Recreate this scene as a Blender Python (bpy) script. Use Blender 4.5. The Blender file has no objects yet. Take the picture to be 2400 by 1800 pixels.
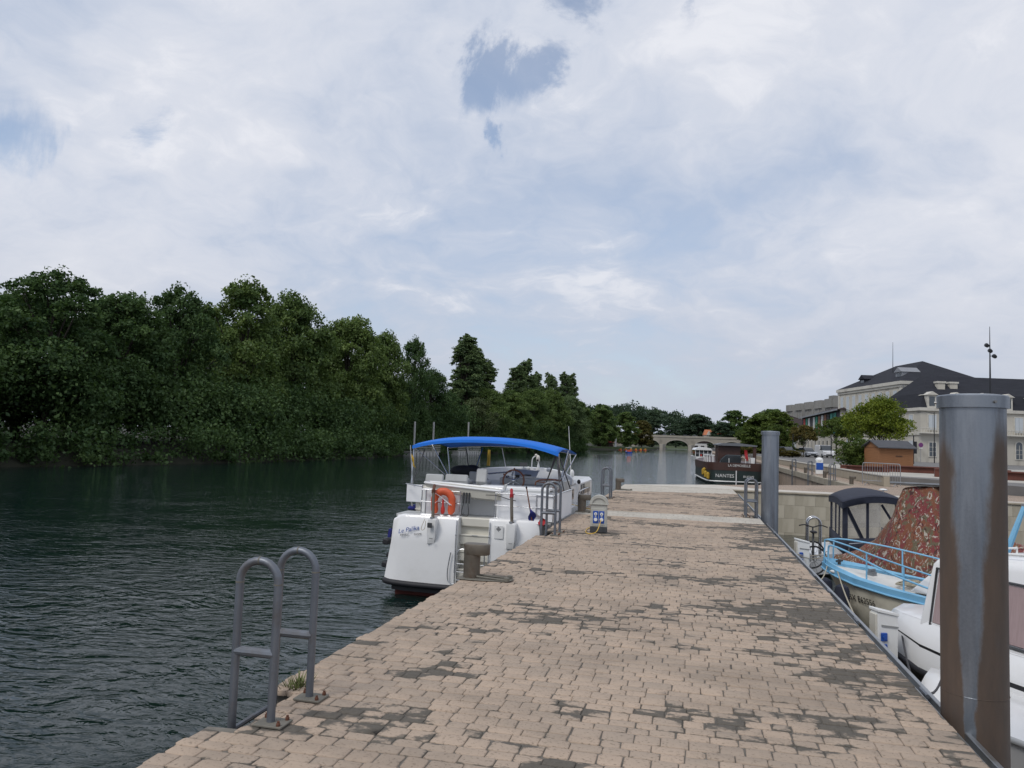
import bpy, bmesh, math, random
import numpy as np
from mathutils import Vector, Matrix, Euler
S = bpy.context.scene
COL = S.collection
R = math.radians
rnd = random.Random(7)

# ------------------------------------------------------------------ camera
YAW, PITCH, ROLL = R(13.284), R(4.097), R(2.005)
cam_d = bpy.data.cameras.new('camera')
cam = bpy.data.objects.new('camera', cam_d)
COL.objects.link(cam)
_f = Vector((-math.sin(YAW)*math.cos(PITCH), math.cos(YAW)*math.cos(PITCH), math.sin(PITCH)))
_r = Vector((math.cos(YAW), math.sin(YAW), 0))
_u = _r.cross(_f)
_r2 = _r*math.cos(ROLL) + _u*math.sin(ROLL)
_u2 = _u*math.cos(ROLL) - _r*math.sin(ROLL)
_m = Matrix((_r2, _u2, -_f)).transposed().to_4x4()
_m.translation = Vector((0, 0, 1.65))
cam.matrix_world = _m
cam_d.sensor_width = 36.0
cam_d.lens = 36.0*1803/2400
cam_d.clip_start = 0.05
cam_d.clip_end = 8000
S.camera = cam

# ------------------------------------------------------------------ exposure
S.view_settings.view_transform = 'Standard'
S.view_settings.look = 'None'
S.view_settings.exposure = 0.0
S.view_settings.gamma = 1.0
S.view_settings.use_curve_mapping = False
S.render.engine = 'CYCLES'
S.cycles.use_denoising = True
S.cycles.max_bounces = 6
S.cycles.transparent_max_bounces = 12

SUN_EL, SUN_AZ = R(50), R(-148)        # azimuth from +Y, positive towards +X

# ------------------------------------------------------------------ node helpers
class NT:
    def __init__(s, nt):
        s.nt = nt
    def n(s, typ, **kw):
        nd = s.nt.nodes.new(typ)
        for k, v in kw.items():
            if k.startswith('i_'):
                key = k[2:]
                sock = nd.inputs[int(key)] if key.isdigit() else nd.inputs[key.replace('_', ' ')]
                if isinstance(v, bpy.types.NodeSocket):
                    s.nt.links.new(v, sock)
                else:
                    sock.default_value = v
            else:
                setattr(nd, k, v)
        return nd
    def math(s, op, a, b=0.0, c=0.0, clamp=False):
        nd = s.nt.nodes.new('ShaderNodeMath'); nd.operation = op; nd.use_clamp = clamp
        for i, v in enumerate((a, b, c)):
            if isinstance(v, bpy.types.NodeSocket): s.nt.links.new(v, nd.inputs[i])
            else: nd.inputs[i].default_value = v
        return nd.outputs[0]
    def vmath(s, op, a, b=(0, 0, 0)):
        nd = s.nt.nodes.new('ShaderNodeVectorMath'); nd.operation = op
        for i, v in enumerate((a, b)):
            if isinstance(v, bpy.types.NodeSocket): s.nt.links.new(v, nd.inputs[i])
            else: nd.inputs[i].default_value = v
        return nd.outputs['Value' if op in ('LENGTH', 'DOT_PRODUCT', 'DISTANCE') else 'Vector']
    def noise(s, vec, scale, detail=4, rough=.5, dist=0.0, out='Fac'):
        nd = s.n('ShaderNodeTexNoise', i_Scale=scale, i_Detail=detail, i_Roughness=rough, i_Distortion=dist)
        s.nt.links.new(vec, nd.inputs['Vector'])
        return nd.outputs[out]
    def mix(s, fac, a, b, blend='MIX'):
        nd = s.nt.nodes.new('ShaderNodeMix'); nd.data_type = 'RGBA'; nd.blend_type = blend
        for k, v in ((0, fac), (6, a), (7, b)):
            if isinstance(v, bpy.types.NodeSocket): s.nt.links.new(v, nd.inputs[k])
            else: nd.inputs[k].default_value = v if k == 0 else (*v[:3], 1)
        return nd.outputs[2]
    def ramp(s, fac, a, b):
        nd = s.n('ShaderNodeMapRange', interpolation_type='SMOOTHSTEP')
        s.nt.links.new(fac, nd.inputs[0]); nd.inputs[1].default_value = a; nd.inputs[2].default_value = b
        return nd.outputs[0]
    def scale(s, vec, sc):
        return s.vmath('MULTIPLY', vec, sc)

# ------------------------------------------------------------------ world: nishita sky under broken cloud
W = bpy.data.worlds.new('World'); S.world = W; W.use_nodes = True
SKY_OFF = (2.3, 6.1, 0)
HOLES = [(-.238, .865, .447, .040, .50), (-.198, .877, .440, .036, .46), (-.250, .877, .415, .032, .40), (-.226, .905, .362, .022, .36), (-.601, .725, .337, .030, .30), (-.691, .658, .299, .036, .28), (-.13, .85, .508, .032, .30), (0, .865, .505, .024, .26)]
wt = W.node_tree; wt.nodes.clear(); t = NT(wt)
sky = t.n('ShaderNodeTexSky', sky_type='NISHITA', sun_disc=False, sun_elevation=SUN_EL, sun_rotation=SUN_AZ,
          altitude=30, air_density=1.0, dust_density=1.0, ozone_density=1.2)
dirv = t.vmath('NORMALIZE', t.n('ShaderNodeTexCoord').outputs['Generated'])
sep = t.n('ShaderNodeSeparateXYZ'); wt.links.new(dirv, sep.inputs[0])
zz = t.math('ADD', t.math('MAXIMUM', sep.outputs[2], 0.0), 0.30)
px = t.math('DIVIDE', sep.outputs[0], zz); py = t.math('DIVIDE', sep.outputs[1], zz)
pc = t.n('ShaderNodeCombineXYZ', i_X=px, i_Y=py, i_Z=0.37).outputs[0]
warp = t.scale(t.vmath('SUBTRACT', t.noise(pc, 1.6, 4, .6, 0, 'Color'), (.5, .5, .5)), (.45, .45, 0))
pw = t.vmath('ADD', pc, warp)
big = t.noise(t.vmath('ADD', pw, SKY_OFF), .95, 3, .5)                       # broad light and dark of the sheet
mid = t.noise(t.vmath('ADD', pw, (5.2, 1.7, 0)), 2.6, 9, .60, .15)           # billows
fine = t.noise(t.vmath('ADD', pw, (9.1, 4.4, 2.0)), 8.0, 6, .62)
hole = None
hv = t.vmath('ADD', dirv, t.scale(t.vmath('SUBTRACT', t.noise(dirv, 8.0, 8, .64, .4, 'Color'), (.5, .5, .5)), (.24, .24, .10)))
for (hx, hy, hz, rad, st) in HOLES:
    l = math.sqrt(hx*hx+hy*hy+hz*hz)
    d = t.vmath('DISTANCE', hv, (hx/l, hy/l, hz/l))
    h = t.math('MULTIPLY', t.math('SUBTRACT', 1.0, t.ramp(d, rad*.2, rad*1.55)), st)
    hole = h if hole is None else t.math('MAXIMUM', hole, h)
cov = t.math('ADD', t.math('MULTIPLY', big, .55), t.math('ADD', t.math('MULTIPLY', mid, .45), t.math('MULTIPLY', fine, .12)))
cov = t.math('SUBTRACT', cov, hole)
cloud = t.math('ADD', .33, t.math('MULTIPLY', t.ramp(cov, .20, .58), .67))     # a thin veil is left even in the gaps
bil = t.math('ADD', t.math('MULTIPLY', mid, .62), t.math('ADD', t.math('MULTIPLY', fine, .22), t.math('MULTIPLY', big, .55)))
bright = t.ramp(bil, .50, .86)
ccol = t.mix(bright, (.51, .585, .73), (.76, .785, .86))
puff = t.math('MULTIPLY', t.ramp(t.math('ADD', t.math('MULTIPLY', mid, .8), t.math('MULTIPLY', fine, .3)), .60, .72), .55)
ccol = t.mix(puff, ccol, (.90, .91, .96))
lowh = t.math('SUBTRACT', 1.0, t.ramp(sep.outputs[2], .0, .27))               # thicker veil seen edge-on towards the horizon
ccol = t.mix(t.math('MULTIPLY', lowh, .80), ccol, (.53, .575, .675))
cloud = t.math('MAXIMUM', cloud, t.math('MULTIPLY', lowh, .88))
skyc = t.mix(1.0, t.vmath('SCALE', sky.outputs[0]), (1, 1, 1), 'MULTIPLY')
for nd in wt.nodes:
    if nd.type == 'VECT_MATH' and nd.operation == 'SCALE' and nd.inputs[0].is_linked and nd.inputs[0].links[0].from_node == sky:
        nd.inputs['Scale'].default_value = 1.0
bg_s = t.n('ShaderNodeBackground', i_Strength=.15); wt.links.new(skyc, bg_s.inputs['Color'])
bg_c = t.n('ShaderNodeBackground', i_Strength=.97); wt.links.new(ccol, bg_c.inputs['Color'])
mx = t.n('ShaderNodeMixShader'); wt.links.new(cloud, mx.inputs[0]); wt.links.new(bg_s.outputs[0], mx.inputs[1]); wt.links.new(bg_c.outputs[0], mx.inputs[2])
wo = t.n('ShaderNodeOutputWorld'); wt.links.new(mx.outputs[0], wo.inputs[0])

# ------------------------------------------------------------------ sun, softened by the cloud
sl = bpy.data.lights.new('sun', 'SUN'); sl.energy = 1.5; sl.angle = R(18); sl.color = (1, .95, .88)
so = bpy.data.objects.new('sun', sl); COL.objects.link(so)
sd = Vector((math.sin(SUN_AZ)*math.cos(SUN_EL), math.cos(SUN_AZ)*math.cos(SUN_EL), math.sin(SUN_EL)))
so.rotation_euler = sd.to_track_quat('Z', 'Y').to_euler(); so.location = sd*50

# ------------------------------------------------------------------ materials
MATS = {}
def M(name, col, rough=.6, metal=0.0, var=.08, vs=3.0, bump=0.0, bs=30.0, dirt=None, ds=2.0, da=.5, spec=.5, stretch=(1, 1, 1), alpha=1.0, coat=0.0, trans=0.0, sss=0):
    m = bpy.data.materials.new(name); m.use_nodes = True
    nt = m.node_tree; q = NT(nt); b = nt.nodes['Principled BSDF']
    tc = q.n('ShaderNodeTexCoord').outputs['Object']
    vec = q.scale(tc, stretch)
    n1 = q.noise(vec, vs, 5, .6)
    lo = tuple(max(0, c*(1-var*2)) for c in col); hi = tuple(min(1, c*(1+var*2)) for c in col)
    c = q.mix(n1, lo, hi)
    if dirt:
        n2 = q.noise(q.vmath('ADD', vec, (3.1, 7.7, 1.3)), ds, 6, .65)
        c = q.mix(q.math('MULTIPLY', q.ramp(n2, .48, .72), da), c, dirt)
    nt.links.new(c, b.inputs['Base Color'])
    b.inputs['Roughness'].default_value = rough
    b.inputs['Metallic'].default_value = metal
    b.inputs['Specular IOR Level'].default_value = spec
    if coat: b.inputs['Coat Weight'].default_value = coat
    if alpha < 1: b.inputs['Alpha'].default_value = alpha
    if trans: b.inputs['Transmission Weight'].default_value = trans
    if bump:
        n3 = q.noise(vec, bs, 4, .6)
        bp = q.n('ShaderNodeBump', i_Strength=.6, i_Distance=bump); nt.links.new(n3, bp.inputs['Height'])
        nt.links.new(bp.outputs[0], b.inputs['Normal'])
    MATS[name] = m
    return m

# ------------------------------------------------------------------ mesh builder
class MB:
    def __init__(s): s.v = []; s.f = []
    def add(s, vs, fs):
        o = len(s.v); s.v.extend([tuple(p) for p in vs]); s.f.extend([tuple(i+o for i in f) for f in fs]); return s
    def box(s, c, d, rot=None):
        x, y, z = d[0]/2, d[1]/2, d[2]/2
        vs = [Vector(p) for p in ((-x,-y,-z),(x,-y,-z),(x,y,-z),(-x,y,-z),(-x,-y,z),(x,-y,z),(x,y,z),(-x,y,z))]
        if rot is not None:
            m = rot if isinstance(rot, Matrix) else Euler(rot).to_matrix()
            vs = [m @ p for p in vs]
        c = Vector(c)
        return s.add([p+c for p in vs], [(0,3,2,1),(4,5,6,7),(0,1,5,4),(1,2,6,5),(2,3,7,6),(3,0,4,7)])
    def bb(s, x0, x1, y0, y1, z0, z1):
        return s.box(((x0+x1)/2, (y0+y1)/2, (z0+z1)/2), (abs(x1-x0), abs(y1-y0), abs(z1-z0)))
    def tube(s, pts, r, n=8, closed=False):
        pts = [Vector(p) for p in pts]; k = len(pts); rings = []
        rr = r if isinstance(r, (list, tuple)) else [r]*k
        up = None
        for i, p in enumerate(pts):
            a = pts[(i-1) % k] if (closed or i > 0) else p
            b = pts[(i+1) % k] if (closed or i < k-1) else p
            d = (b-a)
            d = d.normalized() if d.length > 1e-9 else Vector((0, 0, 1))
            if up is None:
                up = Vector((0, 0, 1)) if abs(d.z) < .9 else Vector((1, 0, 0))
            x = d.cross(up)
            if x.length < 1e-4: x = d.cross(Vector((.3, 1, .2)))
            x.normalize(); y = x.cross(d); up = y
            rings.append([p + (x*math.cos(2*math.pi*j/n)+y*math.sin(2*math.pi*j/n))*rr[i] for j in range(n)])
        return s.loft(rings, cap=not closed, wrap=closed)
    def loft(s, rings, cap=True, wrap=False, ring_closed=True):
        o = len(s.v); n = len(rings[0]); k = len(rings)
        for r in rings: s.v.extend([tuple(p) for p in r])
        for i in range(k if wrap else k-1):
            i2 = (i+1) % k
            for j in range(n if ring_closed else n-1):
                j2 = (j+1) % n
                s.f.append((o+i*n+j, o+i*n+j2, o+i2*n+j2, o+i2*n+j))
        if cap and not wrap:
            s.f.append(tuple(o+j for j in reversed(range(n)))); s.f.append(tuple(o+(k-1)*n+j for j in range(n)))
        return s
    def cyl(s, p0, p1, r0, r1=None, n=16):
        return s.tube([p0, p1], [r0, r0 if r1 is None else r1], n)
    def lathe(s, prof, n=20, c=(0, 0, 0)):
        return s.loft([[(c[0]+r*math.cos(2*math.pi*j/n), c[1]+r*math.sin(2*math.pi*j/n), c[2]+z) for j in range(n)] for r, z in prof])
    def ell(s, c, r, nu=12, nv=7):
        rings = []
        for i in range(nv+1):
            a = -math.pi/2 + math.pi*i/nv; cr = max(math.cos(a), .02)
            rings.append([(c[0]+r[0]*cr*math.cos(2*math.pi*j/nu), c[1]+r[1]*cr*math.sin(2*math.pi*j/nu), c[2]+r[2]*math.sin(a)) for j in range(nu)])
        return s.loft(rings)
    def prism(s, poly, a, b, axis='z'):
        f = {'z': lambda p, h: (p[0], p[1], h), 'y': lambda p, h: (p[0], h, p[1]), 'x': lambda p, h: (h, p[0], p[1])}[axis]
        return s.loft([[f(p, a) for p in poly], [f(p, b) for p in poly]])
    def grid(s, fn, nu, nv):
        o = len(s.v)
        for i in range(nu+1):
            for j in range(nv+1): s.v.append(tuple(fn(i/nu, j/nv)))
        for i in range(nu):
            for j in range(nv):
                a = o+i*(nv+1)+j; s.f.append((a, a+nv+1, a+nv+2, a+1))
        return s
    def mesh(s, name, bevel=0, smooth=35, recalc=True, seg=1):
        me = bpy.data.meshes.new(name); me.from_pydata(s.v, [], s.f)
        if recalc or bevel:
            bm = bmesh.new(); bm.from_mesh(me)
            if recalc: bmesh.ops.recalc_face_normals(bm, faces=bm.faces)
            if bevel:
                es = [e for e in bm.edges if len(e.link_faces) == 2 and e.calc_face_angle(0) > .5]
                bmesh.ops.bevel(bm, geom=es, offset=bevel, segments=seg, affect='EDGES', profile=.5, clamp_overlap=True)
            bm.to_mesh(me); bm.free()
        if smooth:
            me.polygons.foreach_set('use_smooth', [True]*len(me.polygons))
            me.set_sharp_from_angle(angle=R(smooth))
        me.update(); return me
    def islands(s):
        par = list(range(len(s.v)))
        def find(a):
            while par[a] != a: par[a] = par[par[a]]; a = par[a]
            return a
        for f in s.f:
            a = find(f[0])
            for k in f[1:]:
                c = find(k)
                if c != a: par[c] = a
        grp = {}
        for f in s.f: grp.setdefault(find(f[0]), []).append(f)
        out = []
        for fs in grp.values():
            ids = sorted({k for f in fs for k in f}); mp = {k: n for n, k in enumerate(ids)}
            m = MB(); m.v = [s.v[k] for k in ids]; m.f = [tuple(mp[k] for k in f) for f in fs]; out.append(m)
        out.sort(key=lambda m: -len(m.f)); return out
    def build(s, name, mat, parent=None, bevel=0, smooth=35, loc=None, rot=None, recalc=True, seg=1, split=True):
        if split and parent is not None and len(s.v) < 6000:
            isl = s.islands()
            if 1 < len(isl) <= 60:
                os_ = [put(name, m.mesh(name, bevel, smooth, recalc, seg), mat, parent, loc, rot) for m in isl]
                return os_[0]
        me = s.mesh(name, bevel, smooth, recalc, seg)
        return put(name, me, mat, parent, loc, rot)

def put(name, me, mat, parent=None, loc=None, rot=None):
    m = MATS[mat] if isinstance(mat, str) else mat
    if len(me.materials) == 0: me.materials.append(m)
    o = bpy.data.objects.new(name, me); COL.objects.link(o)
    if parent is not None: o.parent = parent
    if loc is not None: o.location = loc
    if rot is not None: o.rotation_euler = rot
    return o
def tag(o, label, cat, group=None):
    o['label'] = label; o['category'] = cat
    if group: o['group'] = group
    return o
def thing(name, label, cat, loc=(0, 0, 0), rz=0, group=None):
    o = bpy.data.objects.new(name, None); COL.objects.link(o); o.empty_display_size = .2
    o.location = loc; o.rotation_euler = (0, 0, rz)
    return tag(o, label, cat, group)
def struct(o): o['kind'] = 'structure'; return o
def stuff(o): o['kind'] = 'stuff'; return o
KIDS = {}
def copy_tree(o, parent=None, label=None, group=None, loc=None, rz=None, sc=None):
    c = o.copy(); COL.objects.link(c)
    if parent is not None: c.parent = parent
    if label: c['label'] = label
    if group: c['group'] = group
    if loc is not None: c.location = loc
    if rz is not None: c.rotation_euler = (0, 0, rz)
    if sc is not None: c.scale = sc
    for ch in list(o.children): copy_tree(ch, c)
    return c
def text_mesh(body, size, shear=0, depth=.002, spacing=1.0):
    cu = bpy.data.curves.new('lettering', 'FONT'); cu.body = body; cu.size = size; cu.shear = shear; cu.extrude = depth
    cu.align_x = 'CENTER'; cu.align_y = 'CENTER'; cu.resolution_u = 3; cu.space_character = spacing
    o = bpy.data.objects.new('lettering', cu); COL.objects.link(o)
    bpy.context.view_layer.update()
    me = bpy.data.meshes.new_from_object(o.evaluated_get(bpy.context.evaluated_depsgraph_get()))
    bpy.data.objects.remove(o); bpy.data.curves.remove(cu)
    return me
def lettering(body, size, mat, parent, loc, rot, shear=0, spacing=1.0, sx=1.0):
    o = put('lettering', text_mesh(body, size, shear, .002, spacing), mat, parent, loc, rot); o.scale = (sx, 1, 1); return o
def cw(xc, zc, z=0):
    return Vector((xc*math.cos(YAW)-zc*math.sin(YAW), xc*math.sin(YAW)+zc*math.cos(YAW), z))
def arc(c, r, a0, a1, n, ax1, ax2):
    c = Vector(c); ax1 = Vector(ax1); ax2 = Vector(ax2)
    return [c + ax1*(r*math.cos(a0+(a1-a0)*i/n)) + ax2*(r*math.sin(a0+(a1-a0)*i/n)) for i in range(n+1)]
def sag(a, b, drop, n=10):
    a = Vector(a); b = Vector(b)
    return [a.lerp(b, i/n) - Vector((0, 0, drop*4*(i/n)*(1-i/n))) for i in range(n+1)]
WATER = -1.6

# ================================================================== STRUCTURE
# ---- materials of the setting
def stone_mat(name, clean, clean2, dirt, patch_lo, patch_hi, white=False):
    m = bpy.data.materials.new(name); m.use_nodes = True; nt = m.node_tree; q = NT(nt); b = nt.nodes['Principled BSDF']
    pos = q.n('ShaderNodeNewGeometry').outputs['Position']
    ed = q.n('ShaderNodeAttribute', attribute_name='ed').outputs['Fac']
    rn = q.n('ShaderNodeAttribute', attribute_name='rn').outputs['Fac']
    patch = q.noise(q.scale(pos, (.42, 1.0, 1.0)), .95, 5, .66, .3)
    patch2 = q.noise(q.vmath('ADD', q.scale(pos, (1.0, 1.6, 1.0)), (4, 9, 0)), 3.2, 4, .6)
    fine = q.noise(pos, 34, 5, .65)
    pits = q.noise(q.scale(pos, (1, 1.5, 1)), 52, 3, .55, .6)
    sx = q.n('ShaderNodeSeparateXYZ'); nt.links.new(pos, sx.inputs[0])
    side = q.ramp(sx.outputs[0], .2, 1.7)                # lichen is thickest along the basin-side edge
    lvl = q.math('ADD', q.math('MULTIPLY', patch, 1.25), q.math('MULTIPLY', patch2, .55))
    lvl = q.math('ADD', lvl, q.math('MULTIPLY', side, .11))
    lvl = q.math('ADD', lvl, q.math('MULTIPLY', rn, .13))
    amt = q.ramp(lvl, patch_lo, patch_hi)
    edge = q.math('SUBTRACT', 1.0, ed)
    d = q.math('ADD', q.math('MULTIPLY', amt, 1.15), q.math('MULTIPLY', edge, .34))
    d = q.math('ADD', d, q.math('MULTIPLY', q.math('SUBTRACT', fine, .5), .75))
    dm = q.ramp(d, .58, .95)
    pit = q.math('MULTIPLY', q.ramp(pits, .605, .66), .62)
    blot = q.noise(q.scale(q.vmath('ADD', pos, (31, 7, 0)), (.6, 1, 1)), 1.5, 5, .62)
    c = q.mix(rn, clean, clean2)
    c = q.mix(q.math('MULTIPLY', q.ramp(blot, .42, .70), .60), c, tuple(v*.66 for v in clean2))
    c = q.mix(q.math('MULTIPLY', q.math('SUBTRACT', fine, .35), .8, clamp=True), c, tuple(v*.72 for v in clean))
    dcol = q.mix(fine, tuple(v*.6 for v in dirt), tuple(v*1.5 for v in dirt))
    c = q.mix(pit, c, tuple(v*.35 for v in clean))
    c = q.mix(q.math('MULTIPLY', dm, .92), c, dcol)
    nt.links.new(c, b.inputs['Base Color'])
    b.inputs['Roughness'].default_value = .9; b.inputs['Specular IOR Level'].default_value = .25
    h = q.math('SUBTRACT', q.math('MULTIPLY', fine, .6), q.math('MULTIPLY', pit, .9))
    bp = q.n('ShaderNodeBump', i_Strength=.7, i_Distance=.006); nt.links.new(h, bp.inputs['Height']); nt.links.new(bp.outputs[0], b.inputs['Normal'])
    MATS[name] = m
stone_mat('cobble', (.465, .362, .278), (.365, .296, .236), (.092, .085, .073), .94, 1.22)
stone_mat('cobble_white', (.56, .52, .455), (.50, .465, .405), (.16, .14, .12), 1.2, 1.5)
M('mortar', (.14, .128, .11), .95, var=.45, vs=5, bump=.01, bs=60, dirt=(.05, .045, .04), ds=2.2, da=.9)
M('wall_block', (.47, .43, .345), .9, var=.08, vs=.9, bump=.003, bs=22, dirt=(.20, .175, .125), ds=.8, da=.5, stretch=(1, 1, .3))
M('concrete', (.33, .29, .225), .9, var=.14, vs=1.3, bump=.006, bs=22, dirt=(.12, .105, .08), ds=1.1, da=.65, stretch=(1, 1, .35))
M('concrete_light', (.42, .40, .355), .9, var=.10, vs=1.1, bump=.005, bs=18, dirt=(.22, .2, .17), ds=.9, da=.5)
M('asphalt', (.16, .155, .15), .92, var=.15, vs=.9, bump=.004, bs=60)
M('gravel', (.34, .31, .26), .95, var=.2, vs=1.5, bump=.02, bs=40)
M('bank_soil', (.03, .032, .02), .95, var=.3, vs=.6, bump=.05, bs=4)
M('lawn', (.06, .085, .03), .95, var=.3, vs=.5, bump=.03, bs=9)

def quay_mat():
    m = bpy.data.materials.new('quay_paving'); m.use_nodes = True; nt = m.node_tree; q = NT(nt); b = nt.nodes['Principled BSDF']
    pos = q.n('ShaderNodeNewGeometry').outputs['Position']
    br = q.n('ShaderNodeTexBrick', i_Color1=(.42, .315, .235, 1), i_Color2=(.36, .275, .21, 1), i_Mortar=(.10, .09, .075, 1), i_Scale=1.0, i_Mortar_Size=.012)
    br.inputs['Brick Width'].default_value = .19; br.inputs['Row Height'].default_value = .145
    nt.links.new(pos, br.inputs['Vector'])
    n = q.noise(q.scale(pos, (.4, 1, 1)), 1.1, 5, .6)
    c = q.mix(q.math('MULTIPLY', q.ramp(n, .5, .72), .7), br.outputs[0], (.13, .115, .095))
    nt.links.new(c, b.inputs['Base Color']); b.inputs['Roughness'].default_value = .9
    MATS['quay_paving'] = m
quay_mat()

def water_mat():
    m = bpy.data.materials.new('river_water'); m.use_nodes = True; nt = m.node_tree; q = NT(nt); b = nt.nodes['Principled BSDF']
    pos = q.n('ShaderNodeNewGeometry').outputs['Position']
    w = q.vmath('ADD', q.scale(pos, (.62, 1.0, 1)), q.scale(q.noise(pos, .25, 2, .5, 0, 'Color'), (1.6, 1.6, 0)))
    n1 = q.noise(w, 2.7, 2, .5, .5)
    n2 = q.noise(q.vmath('ADD', w, (7, 3, 0)), 7.5, 3, .55, .8)
    n3 = q.noise(q.scale(pos, (.5, 1, 1)), .35, 3, .5)
    rip = q.noise(q.scale(pos, (.02, .035, 1)), 1.0, 3, .6)            # calmer and rougher lanes
    amp = q.math('ADD', .62, q.math('MULTIPLY', q.ramp(rip, .35, .65), .5))
    h = q.math('ADD', q.math('MULTIPLY', n1, 1.0), q.math('ADD', q.math('MULTIPLY', n2, .34), q.math('MULTIPLY', n3, .8)))
    h = q.math('MULTIPLY', h, amp)
    bp = q.n('ShaderNodeBump', i_Strength=1.0, i_Distance=.045); nt.links.new(h, bp.inputs['Height']); nt.links.new(bp.outputs[0], b.inputs['Normal'])
    b.inputs['Base Color'].default_value = (.004, .0145, .0135, 1); b.inputs['Roughness'].default_value = .02
    b.inputs['IOR'].default_value = 1.333; b.inputs['Specular IOR Level'].default_value = .5
    MATS['river_water'] = m
water_mat()

# ---- river
me = bpy.data.meshes.new('river'); me.from_pydata([(-3000, -3000, WATER), (3000, -3000, WATER), (3000, 5000, WATER), (-3000, 5000, WATER)], [], [(0, 1, 2, 3)])
struct(put('river', me, 'river_water'))

# ---- left bank: a shelf of soil dropping into the water
LB = [(-52, -400), (-50, -60), (-49, 10), (-47.5, 45), (-45, 55), (-43, 70), (-42.5, 98), (-45, 116), (-44, 150), (-40, 190), (-33.5, 232), (-34, 250), (-42, 290), (-44, 325), (-34, 342), (-27, 380), (-22, 415), (-19.5, 480), (-20, 900), (-20, 2500)]
b = MB(); rings = []
for i, (x, y) in enumerate(LB):
    g_ = .0 if y > 236 else .25
    rings.append([(x+.7, y, -3.2), (x, y, -1.75), (x-.5, y, -1.35), (x-1.6, y, -.8+g_*.6), (x-4, y, -.35+g_), (x-40, y, .3), (-2800, y, .6)])
b.loft(rings, cap=False, ring_closed=False)
struct(b.build('left_bank', 'bank_soil', smooth=60))

# ---- right bank: street level behind the lower quay
def poly_obj(name, poly, z0, z1, mat, bevel=0):
    return MB().prism(poly, z0, z1).build(name, mat, bevel=bevel)
struct(poly_obj('street', [(9.25, 44.5), (9.25, 66), (9.4, 120), (11, 300), (13, 2500), (2800, 2500), (2800, 31.62), (24, 31.62), (16.2, 31.62), (13.5, 37), (11.2, 42.2)], -3, .4, 'asphalt'))
struct(poly_obj('forecourt', [(9.3, 46), (9.4, 74), (60, 96), (60, 42), (17.5, 40), (12, 44)], .2, .404, 'concrete_light'))
# lower quay along the river, ending in the pier head
QUAY = [(-2.6, 31.3), (24, 31.34), (24, 33.2), (16, 33.2), (13.4, 37), (10.9, 42.4), (9.24, 44.6), (9.24, 66), (9.35, 130), (7.0, 240), (6.2, 470), (3.2, 470), (3.6, 240), (7.62, 120), (7.62, 40.0), (-2.6, 31.36)]
struct(poly_obj('lower_quay', QUAY, -3, 0, 'quay_paving'))
# white-painted edge strip of the pier head (sheet 4 mm above the paving)
b = MB().prism([(-2.58, 31.31), (-2.58, 31.33), (.95, 34.3), (2.6, 32.7), (12, 31.9), (12, 31.36)], -.003, .004)
struct(b.build('edge_marking', M('white_edge_paint', (.54, .505, .445), .9, var=.1, vs=6, dirt=(.3, .26, .21), ds=2, da=.5)))

# ---- basin wall: facing blocks with open joints
wall = MB().bb(1.62, 24, 31.10, 31.33, -3.0, -.03).build('basin_wall', 'mortar')
wall.rotation_euler = (0, 0, 0); struct(wall)
_blk = {}
for r_, (z0, z1) in enumerate([(-.483, -.06), (-.978, -.488), (-1.508, -.983), (-1.98, -1.513)]):
    me = MB().bb(-.3645, .3645, -.03, .06, (z0-z1)/2, (z1-z0)/2).mesh('block', bevel=.003)
    for k in range(22):
        x = 1.99+k*.734+(.367 if r_ % 2 else 0)
        if x > 18: continue
        o = put('block', me, 'wall_block', wall); o.location = (x, 31.06, (z0+z1)/2)
b = MB()
for k in range(12):
    pass
cop = MB().bb(1.60, 24, 30.98, 31.33, -.055, -.001).build('coping', 'concrete', wall, bevel=.008)

# ---- river wall of the lower quay, with coping blocks
qw = MB().bb(7.72, 8.2, 40.3, 120, -3, -.36).build('quay_wall', 'concrete_light'); struct(qw)
cm = MB().bb(-.16, .22, -.94, .94, -.37, .002).mesh('coping_block', bevel=.012)
for k in range(24):
    o = put('coping_block', cm, 'concrete', qw); o.location = (7.68, 41.3+k*1.91, 0)
rm = MB().bb(-.02, .02, -.05, .05, -2.2, -.0).mesh('fender_strip', bevel=.006)
for y in (44.9, 52.9, 61.1, 69.2, 77.0):
    put('fender_strip', rm, M('rubber', (.03, .03, .032), .8), qw, (7.49, y, -.1)) if False else None

# ---- retaining wall between lower quay and street
rw = MB().bb(8.98, 9.24, 40.2, 118, -1, .47).build('retaining_wall', 'concrete', bevel=.01); struct(rw)
pm = MB().bb(-.17, .17, -1.0, 1.0, -.03, .035).mesh('cap_slab', bevel=.01)
for k in range(30): put('cap_slab', pm, 'concrete_light', rw, (9.11, 41.3+2.02*k, .505))
jm = MB().bb(-.008, .004, -.99, .99, -.2, .2).mesh('wall_panel', bevel=.004)
for k in range(30): put('wall_panel', jm, 'concrete', rw, (8.975, 41.3+2.02*k, .24))

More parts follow.
